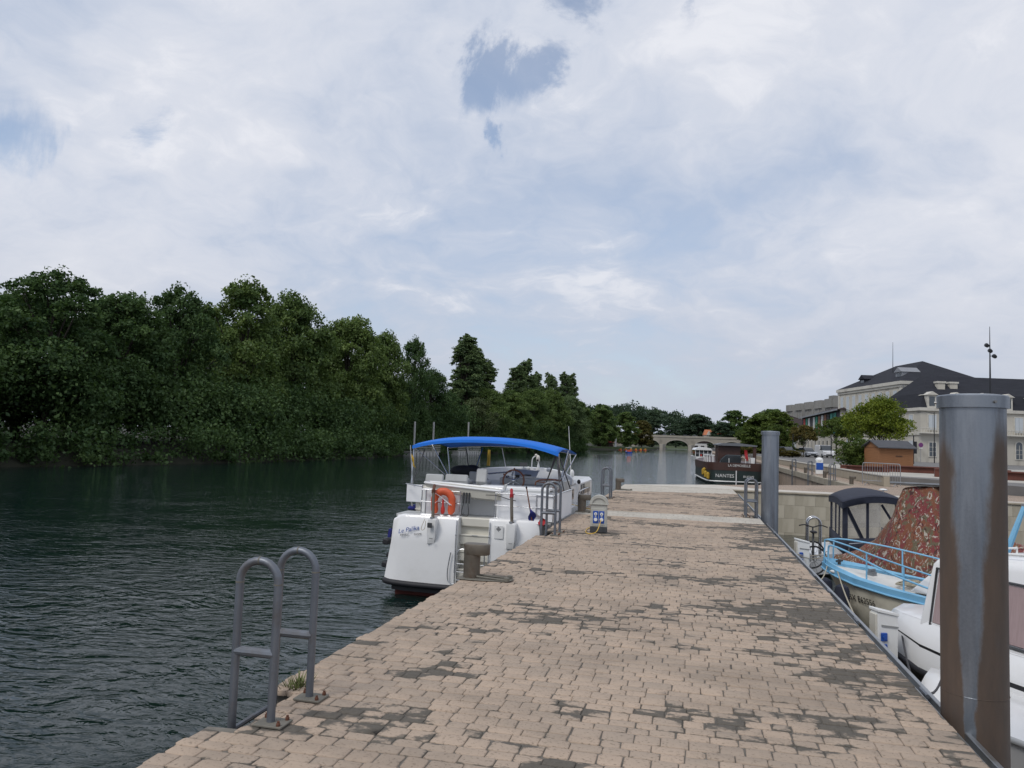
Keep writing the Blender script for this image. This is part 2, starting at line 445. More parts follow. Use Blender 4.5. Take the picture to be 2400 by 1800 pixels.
# ---- the pier
PX0, PX1 = -2.60, 1.57
LADL = [(4.05, 4.50), (13.38, 13.88), (22.85, 23.38)]
poly = [(PX0, -7)]
poly = []
for (a, c) in LADL:
    poly += [(PX0, a-.12), (-2.41, a-.10), (-2.41, c+.10), (PX0, c+.12)]
poly = [(PX0, -7)] + poly + [(PX0, 31.3), (PX1, 31.3), (PX1, 19.75), (PX1-.13, 19.72), (PX1-.13, 18.98), (PX1, 18.95), (PX1, -7)]
pier = poly_obj('pier', poly, -3.2, -.0075, 'mortar'); struct(pier)
kb = MB()                                                   # concrete side kerb under the stones
pk = random.Random(21)
near, far_v, far_f, far_ed, far_rn = [], {'a': [], 'w': []}, {'a': [], 'w': []}, {'a': [], 'w': []}, {'a': [], 'w': []}
def stone(x0, x1, y0, y1, zt, q):
    cut = lambda: q.choice((.004, .006, .008, .012, .02))*q.uniform(.7, 1.2)
    gx0, gx1 = [q.choice((.0012, .0016, .002, .003, .005)) for _ in range(2)]
    x0 += gx0; x1 -= gx1; y0 += q.uniform(.001, .0022); y1 -= q.uniform(.001, .0022)
    a, b2, c, d = cut(), cut(), cut(), cut()
    o = [(x0+a, y0), (x1-b2, y0), (x1, y0+b2), (x1, y1-c), (x1-c, y1), (x0+d, y1), (x0, y1-d), (x0, y0+a)]
    o = [(px+q.uniform(-.0025, .0025), py+q.uniform(-.0025, .0025)) for px, py in o]
    cx, cy = (x0+x1)/2, (y0+y1)/2
    def ins(p, w, z):
        sx = 1-w/max(.02, (x1-x0)/2); sy = 1-w/max(.02, (y1-y0)/2)
        return (cx+(p[0]-cx)*sx, cy+(p[1]-cy)*sy, z)
    t1 = [q.uniform(-.0018, .0018) for _ in range(8)]
    v = [(p[0], p[1], -.03) for p in o] + [ins(p, .0008, zt-.0032) for p in o] + [ins(p, .0075, zt-.0004+t1[k]) for k, p in enumerate(o)] + [(cx, cy, zt+.0005)]
    f = []
    for r_ in range(2):
        for k in range(8):
            k2 = (k+1) % 8; f.append((r_*8+k, r_*8+k2, r_*8+8+k2, r_*8+8+k))
    for k in range(8): f.append((16+k, 16+(k+1) % 8, 24))
    e = [-.9]*8 + [-.35]*8 + [.30]*8 + [1.0]
    return v, f, e
def in_notch(x, y):
    for (a, c) in LADL:
        if x < -2.43 and a-.12 < y < c+.12: return True
    return x > PX1-.12 and 18.95 < y < 19.75
stones = []
y = -6.9
row = 0
while y < 31.2:
    dpt = (.135, .105, .095)[row % 3]*pk.uniform(.93, 1.07); y1 = min(y+dpt, 31.3); x = PX0+pk.uniform(-.02, .012)
    mid_y = (y+y1)/2
    while x < PX1-.03:
        w = pk.choice((.115, .135, .15, .165, .185))*pk.uniform(.92, 1.08)
        x1 = x+w
        if PX1-x1 < .07: x1 = PX1+pk.uniform(-.012, .012)
        xm = (x+x1)/2
        if not in_notch(xm, mid_y):
            white = 17.66 < mid_y < 19.02 or mid_y > 26.95+(xm+2.6)*.36
            xs = max(x, -2.425) if any(a-.12 < mid_y < c+.12 for a, c in LADL) and x < -2.42 else x
            xe = min(x1, PX1-.135) if 18.95 < mid_y < 19.75 else x1
            if xe-xs > .05:
                v, f, e = stone(xs, xe, y, y1, pk.uniform(-.003, .004), pk)
                stones.append((xm, mid_y, v, f, e, pk.random(), white))
        x = x1
    y = y1; row += 1
def in_view(x, y):
    d = Vector((x, y, -1.65)); zc = d.dot(_f)
    if zc < .3: return False
    return abs(d.dot(_r2)/zc*1803) < 1215 and abs(d.dot(_u2)/zc*1803) < 915
vis = sorted([i for i, s_ in enumerate(stones) if in_view(s_[0], s_[1])], key=lambda i: stones[i][0]**2+stones[i][1]**2)
big_ones = set(vis[:300])
def stone_obj(name, v, f, ed, rn, mat, parent):
    me = bpy.data.meshes.new(name); me.from_pydata(v, [], f)
    me.attributes.new('ed', 'FLOAT', 'POINT').data.foreach_set('value', ed)
    me.attributes.new('rn', 'FLOAT', 'POINT').data.foreach_set('value', rn)
    me.polygons.foreach_set('use_smooth', [True]*len(me.polygons))
    return put(name, me, mat, parent)
acc = {False: ([], [], [], []), True: ([], [], [], [])}
for i, (xm, ym, v, f, e, rr, wh) in enumerate(stones):
    if i in big_ones:
        stone_obj('stone', v, f, e, [rr]*len(v), 'cobble_white' if wh else 'cobble', pier)
    else:
        A = acc[wh]; o = len(A[0]); A[0].extend(v); A[1].extend([tuple(k+o for k in q_) for q_ in f]); A[2].extend(e); A[3].extend([rr]*len(v))
for wh in (False, True):
    A = acc[wh]; stuff(stone_obj('white_stone_paving' if wh else 'stone_paving', A[0], A[1], A[2], A[3], 'cobble_white' if wh else 'cobble', pier))
del stones, acc

# ================================================================== NEAR OBJECTS ON AND BESIDE THE PIER
M('galvanised', (.165, .182, .21), .45, .6, var=.16, vs=5, bump=.001, bs=80, dirt=(.12, .10, .085), ds=4, da=.6)
M('galv_plate', (.17, .16, .135), .75, .2, var=.2, vs=14, bump=.002, bs=60)
M('rust_bolt', (.12, .05, .03), .9, .1, var=.3, vs=30)
M('weathered_steel', (.155, .135, .11), .5, .55, var=.25, vs=6, bump=.001, bs=50, dirt=(.09, .05, .03), ds=5, da=.8)
M('steel_light', (.33, .345, .36), .4, .8, var=.12, vs=5, dirt=(.2, .17, .13), ds=4, da=.5)
M('stainless', (.55, .56, .58), .25, .95, var=.08, vs=6)
M('gelcoat', (.77, .775, .78), .28, 0, var=.03, vs=1.5, dirt=(.60, .60, .57), ds=1.4, da=.35, coat=.3)
M('gelcoat_cream', (.62, .60, .53), .35, 0, var=.05, vs=1.5, dirt=(.45, .42, .35), ds=1.6, da=.5)
M('gelcoat_grey', (.42, .43, .43), .45, 0, var=.06, vs=2, dirt=(.28, .28, .26), ds=2, da=.4)
M('white_cloth', (.76, .77, .79), .75, 0, var=.04, vs=3)
M('black_rubber', (.012, .012, .016), .6, 0, var=.3, vs=6)
M('black_cloth', (.012, .013, .018), .85, 0, var=.3, vs=9, bump=.01, bs=14)
M('antifoul_red', (.11, .028, .022), .8, 0, var=.25, vs=5)
M('blue_canvas', (.004, .15, .62), .75, 0, var=.07, vs=4, bump=.004, bs=9)
M('orange_pvc', (.62, .10, .035), .5, 0, var=.12, vs=6, bump=.01, bs=18)
M('red_plastic', (.55, .03, .02), .45, var=.08)
M('wood_varnish', (.16, .055, .025), .35, 0, var=.25, vs=12, stretch=(1, 1, .2))
M('dark_grey', (.045, .048, .052), .55, 0, var=.15)
M('mid_grey', (.26, .27, .27), .6, 0, var=.1)
M('pedestal_grey', (.42, .42, .385), .55, 0, var=.07, vs=6, dirt=(.28, .27, .23), ds=5, da=.5)
M('socket_blue', (.012, .075, .36), .4, 0, var=.1)
M('white_plastic', (.74, .75, .74), .4, 0, var=.04, dirt=(.5, .49, .44), ds=3, da=.4)
M('yellow_cable', (.62, .40, .06), .6, 0, var=.1)
M('rope_pale', (.42, .38, .29), .9, 0, var=.2, vs=40)
M('rope_dark', (.05, .05, .055), .9, 0, var=.2, vs=40)
M('rope_blue', (.02, .16, .42), .85, 0, var=.2, vs=40)
M('glass_dark', (.02, .028, .035), .06, 0, var=.1, spec=.8)
M('ink_blue', (.01, .07, .33), .5)
M('ink_black', (.012, .012, .014), .5)
M('ink_white', (.72, .72, .70), .5)
M('flag_yellow', (.42, .27, .03), .8, var=.15, vs=8)
M('flag_blue', (.015, .02, .16), .8, var=.1)
M('flag_red', (.33, .015, .02), .8, var=.1)

# ---- rust-streaked mooring piles
def pile_mat(nm, RUST):
    m = bpy.data.materials.new(nm); m.use_nodes = True; nt = m.node_tree; q = NT(nt); b = nt.nodes['Principled BSDF']
    tc = q.n('ShaderNodeTexCoord').outputs['Object']
    st = q.noise(q.scale(tc, (1, 1, .10)), 5.5, 5, .6, .3)
    blot = q.noise(q.scale(tc, (1, 1, .35)), 2.6, 4, .6)
    fine = q.noise(tc, 60, 4, .6)
    sx = q.n('ShaderNodeSeparateXYZ'); nt.links.new(tc, sx.inputs[0])
    ang = q.math('ARCTAN2', sx.outputs[1], sx.outputs[0])                   # bright highlight painted in as a streak of bare zinc between the rust
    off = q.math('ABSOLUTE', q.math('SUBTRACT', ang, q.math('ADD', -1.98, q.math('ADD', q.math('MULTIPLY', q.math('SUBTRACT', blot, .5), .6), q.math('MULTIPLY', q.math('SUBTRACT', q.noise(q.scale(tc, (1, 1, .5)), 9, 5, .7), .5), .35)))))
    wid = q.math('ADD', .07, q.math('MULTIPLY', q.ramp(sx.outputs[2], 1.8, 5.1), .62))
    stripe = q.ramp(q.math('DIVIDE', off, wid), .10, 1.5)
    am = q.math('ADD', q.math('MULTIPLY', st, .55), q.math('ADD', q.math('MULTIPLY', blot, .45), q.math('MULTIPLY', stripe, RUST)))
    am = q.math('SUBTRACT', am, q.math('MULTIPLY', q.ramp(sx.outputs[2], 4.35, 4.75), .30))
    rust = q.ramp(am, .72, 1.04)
    zinc = q.mix(fine, (.14, .16, .19), (.235, .257, .29))
    zinc = q.mix(q.ramp(st, .42, .62), q.mix(.6, zinc, (.33, .36, .40)), zinc)
    rc = q.mix(q.noise(q.scale(tc, (1, 1, .3)), 14, 4, .6), (.055, .040, .030), (.125, .078, .048))
    c = q.mix(q.math('MULTIPLY', rust, .93), zinc, rc); nt.links.new(c, b.inputs['Base Color'])
    nt.links.new(q.math('SUBTRACT', .72, q.math('MULTIPLY', rust, .60)), b.inputs['Metallic'])
    nt.links.new(q.math('ADD', .40, q.math('MULTIPLY', rust, .25)), b.inputs['Roughness'])
    bp = q.n('ShaderNodeBump', i_Strength=.25, i_Distance=.002); nt.links.new(fine, bp.inputs['Height']); nt.links.new(bp.outputs[0], b.inputs['Normal'])
    MATS[nm] = m
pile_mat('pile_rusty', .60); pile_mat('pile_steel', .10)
def pile(loc, label, rz, mt, r=.196, top=2.05):
    t_ = thing('mooring_pile', label, 'mooring pile', (loc[0], loc[1], WATER-1.2), rz, 'steel mooring piles beside the pier')
    h = top-(WATER-1.2)
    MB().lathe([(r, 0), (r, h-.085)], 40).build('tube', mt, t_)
    cap = MB().lathe([(r-.01, h-.088), (r+.016, h-.087), (r+.017, h-.010), (r+.010, h-.002), (r-.03, h+.004), (.004, h+.012)], 40).build('cap', 'pile_steel', t_)
    MB().tube([((r+.001)*math.cos(a), (r+.001)*math.sin(a), h*.60) for a in [2*math.pi*i/36 for i in range(36)]], .0018, 6, closed=True).build('weld_seam', mt, t_)
    b = MB()
    for a in (-1.25, .9, 2.9):
        b.cyl((math.cos(a)*(r+.012), math.sin(a)*(r+.012), h-.05), (math.cos(a)*(r+.028), math.sin(a)*(r+.028), h-.05), .010, .009, 10)
    b.build('cap_bolt', 'steel_light', cap)
    return t_
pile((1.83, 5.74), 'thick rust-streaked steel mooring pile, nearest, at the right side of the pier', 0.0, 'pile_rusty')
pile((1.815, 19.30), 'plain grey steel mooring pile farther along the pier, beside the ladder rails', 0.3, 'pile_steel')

# ---- ladders with double hoops
def ladder(y0, y1, side, label, xe, base=0.0, deep=-1.9):
    """side -1: on the river edge (outer legs at smaller x); +1 the other edge"""
    t_ = thing('ladder', label, 'ladder', (xe, y0, base), 0, 'quay ladders with looped handrails')
    sp = y1-y0
    for yy in (0, sp):
        xi, xo = -side*.0, side*.245
        xm, rr = (xi+xo)/2, abs(xo-xi)/2
        pts = [(xi, yy, .008), (xi, yy, .40), (xi, yy, .78)] + [(xm+(-side)*rr*math.cos(a), yy, .78+rr*math.sin(a)) for a in [math.pi*i/12 for i in range(1, 12)]] + [(xo, yy, .78), (xo, yy, .2), (xo, yy, deep)]
        h = MB().tube(pts, .0235, 12).build('handrail', 'galvanised', t_, smooth=50)
        MB().tube([(xi, yy, .385), (xo, yy, .385)], .026, 10).build('cross_bar', 'galvanised', h)
        b = MB()
        for (zz_, xx) in ((.775, xi), (.775, xo)): b.cyl((xx, yy, zz_-.004), (xx, yy, zz_+.004), .0248, n=12)
        b.cyl((xm-.004, yy, .78+rr), (xm+.004, yy, .78+rr), .0248, n=12)
        b.build('weld_ring', 'galv_plate', h)
        p = MB().bb(xi-.075, xi+.10, yy-.07, yy+.07, .003, .016).build('base_plate', 'galv_plate', t_, bevel=.003)
        b = MB()
        for dx, dy in ((-.055, .05), (.075, .05), (.075, -.05)): b.lathe([(.013, 0), (.013, .012), (.008, .018), (.008, .026), (.002, .027)], 6, (xi+dx, yy+dy, .016))
        b.build('anchor_bolt', 'rust_bolt', p)
    xo = side*.245
    z = -.06
    while z > deep+.1:
        MB().tube([(xo, 0, z), (xo, sp, z)], .016, 8).build('rung', 'galvanised', t_); z -= .27
    return t_
lad1 = ladder(4.05, 4.50, -1, 'nearest steel ladder with two looped handrails, bottom left of the pier', -2.285)
ladder(13.38, 13.88, -1, 'steel ladder with looped handrails beside the stern of the white cruiser', -2.30)
ladder(22.85, 23.38, -1, 'farthest steel ladder on the river edge of the pier, behind the power pedestal', -2.33)
ladder(19.08, 19.60, 1, 'steel ladder with looped handrails on the basin edge of the pier, by the grey pile', 1.27)
for k, (y, lb) in enumerate([(44.9, 'nearest looped ladder on the far lower quay, next to the crowd barrier'), (52.9, 'middle looped ladder on the far lower quay, left of the blue-topped box'), (61.1, 'farthest looped ladder on the far lower quay')]):
    ladder(y, y+.5, -1, lb, 7.60, 0, -1.9)

# ---- mooring bollards: post with an overhanging head
def bollard_meshes():
    rr = .098
    post = MB().lathe([(rr, 0), (rr, .30)], 28).mesh('post')
    st = []
    for k in range(25):
        a = math.pi/2+math.pi*k/24; st.append((rr*1.03*math.cos(a), rr*1.03*math.sin(a)))
    for k in range(25):
        a = -math.pi/2+math.pi*k/24; st.append((.115+rr*.98*math.cos(a), rr*.98*math.sin(a)))
    head = MB().prism(st, .278, .405).mesh('head', bevel=.012, seg=2)
    base = MB().prism([(-.14, -.16), (.10, -.17), (.47, -.11), (.50, .02), (.47, .14), (.10, .17), (-.14, .16)], .004, .014).mesh('base_pad', bevel=.004)
    stp = MB()
    for y0, y1 in ((-.06, -.10), (.05, .06)):
        stp.tube([(.08, y0, .035), (.44, y1, .02)], .012, 8)
        stp.lathe([(.032, .012), (.032, .05), (.015, .055)], 10, (.45, y1, 0))
    return post, head, base, stp.mesh('strap')
BM = bollard_meshes()
def bollard(x, y, rz, label, group, pad=True):
    t_ = thing('bollard', label, 'bollard', (x, y, .003), rz, group)
    put('post', BM[0], 'weathered_steel', t_); put('head', BM[1], 'weathered_steel', t_)
    if pad: put('base_pad', BM[2], 'galv_plate', t_); put('strap', BM[3], 'galv_plate', t_)
bollard(-2.50, 8.86, 0, 'nearest rusty bollard, in front of the white cruiser\'s transom', 'bollards on the pier')
bollard(-2.50, 18.2, 0, 'rusty bollard on the pier edge alongside the white cruiser, left of the power pedestal', 'bollards on the pier')
bollard(-2.50, 27.4, 0, 'rusty bollard at the far white end of the pier, beside the farthest ladder', 'bollards on the pier')
for y, lb in ((41.2, 'nearest rusty bollard on the far lower quay, by the crowd barrier'), (49.1, 'second rusty bollard on the far lower quay, in front of the blue-topped box'), (57.2, 'third rusty bollard on the far lower quay, between two ladders'), (65.2, 'farthest rusty bollard on the far lower quay')):
    bollard(7.72, y, 0, lb, 'bollards on the far lower quay', False)

# ---- electric pedestal on the pier
pd = thing('power_pedestal', 'grey power pedestal with blue socket panels and domed top on the pier', 'power pedestal', (-1.64, 14.25, 0), R(4))
MB().bb(-.155, .155, -.10, .10, .004, .115).build('base', 'dark_grey', pd, bevel=.012)
bod = MB().loft([[(-w, -d, z), (w, -d, z), (w, d, z), (-w, d, z)] for w, d, z in ((.15, .098, .112), (.148, .096, .46), (.150, .097, .52))]).build('body', 'pedestal_grey', pd, bevel=.01)
MB().bb(-.125, .125, -.104, -.09, .14, .445).build('face_frame', 'pedestal_grey', bod, bevel=.008)
for sx in (-1, 1):
    pn = MB().bb(sx*.054-.049, sx*.054+.049, -.112, -.10, .175, .40).build('socket_panel', 'socket_blue', pd, bevel=.006)
    b = MB()
    b.cyl((sx*.054, -.110, .345), (sx*.054, -.128, .345), .030, .027, 16)
    b.cyl((sx*.054, -.110, .245), (sx*.054, -.132, .245), .034, .030, 16)
    b.build('socket', 'white_plastic', pn)
    MB().bb(sx*.054-.014, sx*.054+.014, -.116, -.110, .293, .305).build('rating_plate', 'white_plastic', pn)
    MB().cyl((sx*.054, -.127, .345), (sx*.054, -.133, .345), .012, n=10).build('socket_pin', 'mid_grey', pn)
dome = [(-.163, .52)] + [(-.163*math.cos(a), .535+.15*math.sin(a)) for a in [math.pi*i/16 for i in range(1, 16)]] + [(.163, .52)]
MB().prism(dome, -.095, .10, 'y').build('hood', 'pedestal_grey', pd, bevel=.008)
vis_o = [(-.168*math.cos(math.pi*i/16), .530+.158*math.sin(math.pi*i/16)) for i in range(17)]
vis_i = [(-.118*math.cos(math.pi*i/16), .530+.098*math.sin(math.pi*i/16)) for i in range(17)]
b = MB(); b.loft([[(o[0], -.118, o[1]), (o[0], -.088, o[1]), (i_[0], -.088, i_[1]), (i_[0], -.118, i_[1])] for o, i_ in zip(vis_o, vis_i)])
b.bb(-.17, .17, -.122, .105, .512, .532)
b.build('visor', 'pedestal_grey', pd, bevel=.005)
pts = [(-1.59, 14.118, .24), (-1.60, 14.06, .17), (-1.64, 13.98, .05), (-1.72, 13.90, .012), (-1.80, 13.93, .012), (-1.86, 14.15, .012), (-1.90, 14.7, .012), (-1.84, 15.2, .012), (-1.93, 15.9, .012), (-1.98, 16.6, .012), (-1.93, 17.2, .012), (-2.06, 17.9, .012), (-2.3, 18.5, .03), (-2.62, 19.0, .05), (-2.95, 19.3, .08)]
def smooth_pts(p, n=4):
    p = [Vector(a) for a in p]; out = []
    for i in range(len(p)-1):
        p0 = p[max(i-1, 0)]; p1 = p[i]; p2 = p[i+1]; p3 = p[min(i+2, len(p)-1)]
        for k in range(n):
            u = k/n; out.append(.5*((2*p1)+(p2-p0)*u+(2*p0-5*p1+4*p2-p3)*u*u+(3*p1-p0-3*p2+p3)*u**3))
    out.append(p[-1]); return out
cb = MB().tube(smooth_pts(pts), .008, 6).build('power_cable', 'yellow_cable')
tag(cb, 'yellow power cable running from the power pedestal to the white cruiser', 'cable')

# ---- steel channel along the basin side of the pier, with mooring cleats
rl = thing('edge_rail', 'grey steel channel rail fixed along the basin edge of the pier', 'rail', (1.57, 0, 0))
b = MB(); b.bb(.02, .055, 1.5, 30.5, -.19, -.055); b.bb(.055, .15, 1.5, 30.5, -.19, -.175); b.bb(.15, .185, 1.5, 30.5, -.19, -.11)
b.build('channel', 'steel_light', rl, bevel=.004)
for y in (6.35, 8.75, 10.4, 11.6, 14.2, 17.0):
    c = MB(); c.bb(.06, .18, y-.04, y+.04, -.175, -.155); c.tube([(.12, y-.09, -.10), (.12, y+.09, -.10)], .014, 8); c.cyl((.12, y, -.17), (.12, y, -.10), .02, n=8)
    c.build('cleat', 'galvanised', rl)

# ---- floating pontoon under the basin side
pt = thing('pontoon', 'low floating pontoon walkway along the basin side of the pier', 'pontoon', (1.80, 0, WATER))
M('pontoon_wood', (.20, .175, .14), .85, var=.25, vs=7, bump=.004, bs=40, stretch=(.3, 3, 1))
M('pontoon_float', (.14, .14, .135), .85, var=.15)
MB().bb(.02, .95, 7.0, 30.4, -.15, .40).build('float', 'pontoon_float', pt)
dm = MB().bb(.0, .98, -.068, .068, .405, .435).mesh('plank', bevel=.004)
for k in range(150): put('plank', dm, 'pontoon_wood', pt, (0, 7.1+k*.155, 0))
# ---- white shore-power boxes on the pontoon
def shore_box(y, label, rz):
    t_ = thing('shore_power_box', label, 'power box', (2.08, y, WATER+.436), rz, 'white power boxes on the pontoon')
    w, d, h = .115, .075, 1.12
    body = MB().loft([[(-w, -d, 0), (w, -d, 0), (w, d, 0), (-w, d, 0)], [(-w, -d, h-.04), (w, -d, h-.08), (w, d, h-.08), (-w, d, h-.04)]]).build('body', 'white_plastic', t_, bevel=.008)
    MB().loft([[(-w-.012, -d-.014, h-.035), (w+.006, -d-.014, h-.085), (w+.006, d+.012, h-.085), (-w-.012, d+.012, h-.035)], [(-w-.012, -d-.014, h+.0), (w+.006, -d-.014, h-.055), (w+.006, d+.012, h-.055), (-w-.012, d+.012, h+.0)]]).build('lid', 'white_plastic', t_, bevel=.006)
    MB().bb(-w-.02, -w+.002, -d+.01, d-.01, .3, h-.06).build('side_door', 'gelcoat_cream', t_, bevel=.006)
    MB().box((.02, -d-.003, h-.19), (.19, .012, .018), (0, R(6), 0)).build('drip_strip', 'mid_grey', t_)
    for z in (h-.30, h-.42):
        s_ = MB().bb(-.085, -.015, -d-.022, -d+.002, z-.045, z+.045).build('socket', 'socket_blue', t_, bevel=.006)
        MB().cyl((-.05, -d-.02, z), (-.05, -d-.035, z), .024, n=12).build('socket_cap', 'socket_blue', s_)
    MB().tube(smooth_pts([(-.05, -d-.04, h-.45), (-.05, -d-.07, h-.6), (.0, -d-.08, h-.75), (.08, -d-.06, h-.92), (.14, -d-.04, .1)]), .008, 6).build('cord', 'dark_grey', t_)
shore_box(9.30, 'near white shore-power box with blue sockets, between blue boat and white cabin boat', R(18))
shore_box(15.75, 'far white shore-power box with blue sockets, next to the parked bicycle', R(14))

# ---- tuft of weeds by the ladder foot
b = MB(); q_ = random.Random(3)
for k in range(110):
    a = q_.uniform(0, 6.28); l = q_.uniform(.05, .15); x = -2.47+q_.uniform(-.06, .05); y = 4.70+q_.uniform(-.09, .09)
    d = Vector((math.cos(a)*.7, math.sin(a)*.7, .8)); d.normalize(); s_ = Vector((-math.sin(a), math.cos(a), 0))*.006
    p = Vector((x, y, -.03)); b.add([p-s_, p+s_, p+d*l*.6+s_*.8, p+d*l], [(0, 1, 2), (0, 2, 3)])
M('weed', (.11, .13, .04), .9, var=.5, vs=14)
tag(b.build('weed_tuft', 'weed', recalc=False), 'small tuft of weeds sprouting at the foot of the nearest ladder', 'weeds')

# ================================================================== THE WHITE CRUISER BY THE PIER
bt = thing('motor_cruiser', 'white motor cruiser with blue canvas top moored stern-on beside the pier', 'boat', (-4.46, 15.0, WATER))
def P(X, Y, Z): return (X+4.46, Y-15.0, Z+1.6)
def wb(m, X0, X1, Y0, Y1, Z0, Z1):
    a = P(X0, Y0, Z0); c = P(X1, Y1, Z1); return m.bb(a[0], c[0], a[1], c[1], a[2], c[2])
hb = lambda y: [1.70, 1.78, 1.84, 1.86, 1.80, 1.55, 1.0, .12][0] if y <= .3 else np.interp(y, [.3, 1.5, 3, 5, 7, 8.5, 9.6, 10.4], [1.70, 1.74, 1.78, 1.80, 1.72, 1.42, .85, .08])
rings = []
for y in (.27, .8, 1.5, 3, 4.2, 5.2, 6.2, 7, 7.8, 8.5, 9.1, 9.6, 10.1, 10.4):
    h = float(hb(y)); tz = 1.60 + (.10 if y > 7 else 0)*(y-7)/3
    rings.append([(-h*.88, y, tz), (-h*.96, y, .95), (-h, y, .42), (-h*.985, y, .22), (-h*.80, y, .18), (h*.80, y, .18), (h*.985, y, .22), (h, y, .42), (h*.96, y, .95), (h*.88, y, tz)])
MB().loft(rings).build('hull', 'gelcoat', bt, smooth=40)
MB().loft([[(-h*.84, y-.22*(y < .4), .14), (-h*.84, y-.22*(y < .4), -.1), (-h*.5, y, -.4), (h*.5, y, -.4), (h*.84, y-.22*(y < .4), -.1), (h*.84, y-.22*(y < .4), .14)] for y, h in [(y, float(hb(y))) for y in (.35, 1.5, 4, 7, 8.5, 9.5, 10.2)]]).build('underbody', 'antifoul_red', bt)
# rubbing band round the stern
pts = [(-float(hb(y))-.01, y, .27) for y in (8.5, 7, 5, 3, 1.5, .6)] + [(-1.69, .25, .265), (-1.60, .06, .26), (-1.2, -.03, .25), (-.4, -.07, .245), (.4, -.07, .245), (1.2, -.03, .25), (1.60, .06, .26), (1.69, .25, .265)] + [(float(hb(y))+.01, y, .27) for y in (.6, 1.5, 3, 5, 7, 8.5)]
MB().tube(smooth_pts(pts, 3), .058, 10).build('rub_rail', 'black_rubber', bt, smooth=60)
b = MB(); b.prism([(-1.50, .10), (-1.2, .02), (-.4, -.02), (.4, -.02), (1.2, .02), (1.5, .10), (1.5, .4), (-1.5, .4)], .10, .235); b.build('stern_skirt', 'black_rubber', bt)
# transom panels left and right of the steps
def curved_panel(x0t, x1t, x0b, x1b, z0, z1, nseg=8, cut=0):
    m = MB(); rg = []
    for i in range(nseg+1):
        u = i/nseg; xb = x0b+(x1b-x0b)*u; xt = x0t+(x1t-x0t)*u
        yo = lambda x: -.035+.035*(x/1.2)**2 + (max(0, abs(x)-1.45)/.25)**2*.13
        zt = z1 - cut*max(0, (1-u*9))*1.0 if cut >= 0 else z1 - (-cut)*max(0, 1-(1-u)*9)
        rg.append([(xb, yo(xb), z0), (xb*.4+xt*.6, yo(xb), (z0+zt*1.5)/2.5), (xt, yo(xt)+.03, zt-.05), (xt, yo(xt)+.07, zt), (xt, .32, zt), (xb, .32, z0)])
    return m.loft(rg)
curved_panel(-1.50, -.09, -1.70, -.09, .27, 1.635, 10, .10).build('transom_panel', 'gelcoat', bt, smooth=45)
curved_panel(.55, 1.54, .55, 1.70, .27, 1.65, 8, 0).build('transom_panel', 'gelcoat', bt, smooth=45)
# boarding steps let into the transom
st = MB(); st.bb(-.09, .55, .24, .34, .28, 1.63)
st.build('step_back', 'gelcoat_cream', bt)
for z0, y0 in ((.62, .0), (.98, .05), (1.30, .11)):
    s_ = MB(); s_.bb(-.088, .548, y0, .25, z0-.035, z0); s_.bb(-.088, .548, y0+.015, y0+.03, z0-.20, z0-.035)
    so_ = s_.build('step', 'gelcoat_cream', bt, bevel=.008)
    MB().bb(.17, .29, y0-.004, y0+.005, z0-.025, z0-.008).build('step_light', 'mid_grey', so_)
b = MB(); b.bb(-.088, .548, .16, .26, 1.45, 1.63); b.build('sill', 'gelcoat_cream', bt, bevel=.02)
b = MB()
for x in (-.115, .575): b.tube([(x, -.075, .55), (x, -.055, 1.2), (x, -.02, 1.58)], .011, 8)
for x, z in ((-.115, .82), (-.115, 1.3), (.575, .82), (.575, 1.3)): b.ell((x, -.05, z), (.018, .018, .03), 8, 5)
b.build('step_rail', 'stainless', bt)
b = MB(); b.tube(smooth_pts([(-.20, -.08, .95), (-.25, -.09, .60), (-.23, -.10, .40), (-.15, -.10, .34), (-.06, -.10, .34)]), .012, 8); b.tube([(-.10, -.09, 1.02), (-.10, -.10, .34)], .012, 8)
b.tube(smooth_pts([(-.06, -.09, .92), (-.03, -.09, 1.0), (.06, -.085, 1.03), (.38, -.085, 1.03), (.47, -.09, 1.0), (.50, -.09, .90), (.50, -.10, .36)]), .012, 8)
for z in (.42, .58, .74): b.tube([(-.06, -.10, z), (.50, -.10, z)], .011, 8)
b.build('swim_ladder', 'stainless', bt)
# davit pods and davits
for x, mt, hz in ((-.61, 'rust_bolt', 2.14), (1.03, 'flag_red', 2.13)):
    pod = MB().loft([[(x-.11, -.07, z0), (x+.10-dx, -.07-dy, z0), (x+.10-dx, .05, z0), (x-.11, .05, z0)] for z0, dx, dy in ((1.08, .06, -.06), (1.25, .02, .03), (1.56, 0, .10), (1.60, .01, .09))]).build('davit_pod', 'gelcoat', bt, bevel=.012)
    dv = MB().tube([(x, -.06, 1.58), (x-.03, .0, 1.9), (x-.05, .05, hz)], .032, 10).build('davit', 'weathered_steel', bt)
    d2 = MB(); d2.tube([(x-.05, .05, hz-.05), (x-.05, .05, hz+.03)], .040, 10); d2.tube([(x-.05, .05, hz), (x-.11, .28, hz+.10)], .03, 8); d2.build('davit_head', mt, dv)
    MB().cyl((x, -.07, 1.60), (x, -.07, 1.63), .06, n=14).build('davit_foot', 'stainless', dv)
    MB().bb(x-.035, x+.035, -.155, -.14, 1.20, 1.215).build('pod_label', 'mid_grey', pod)
MB().bb(-.685, -.585, -.19, -.165, 1.42, 1.52).build('stern_lamp', 'dark_grey', bt, bevel=.01)
b = MB(); b.tube(smooth_pts([(-.76, -.12, 1.58), (-.82, -.14, 1.42), (-.80, -.15, 1.36), (-.75, -.14, 1.40), (-.74, -.12, 1.55)]), .006, 6); b.build('line', 'rope_pale', bt)
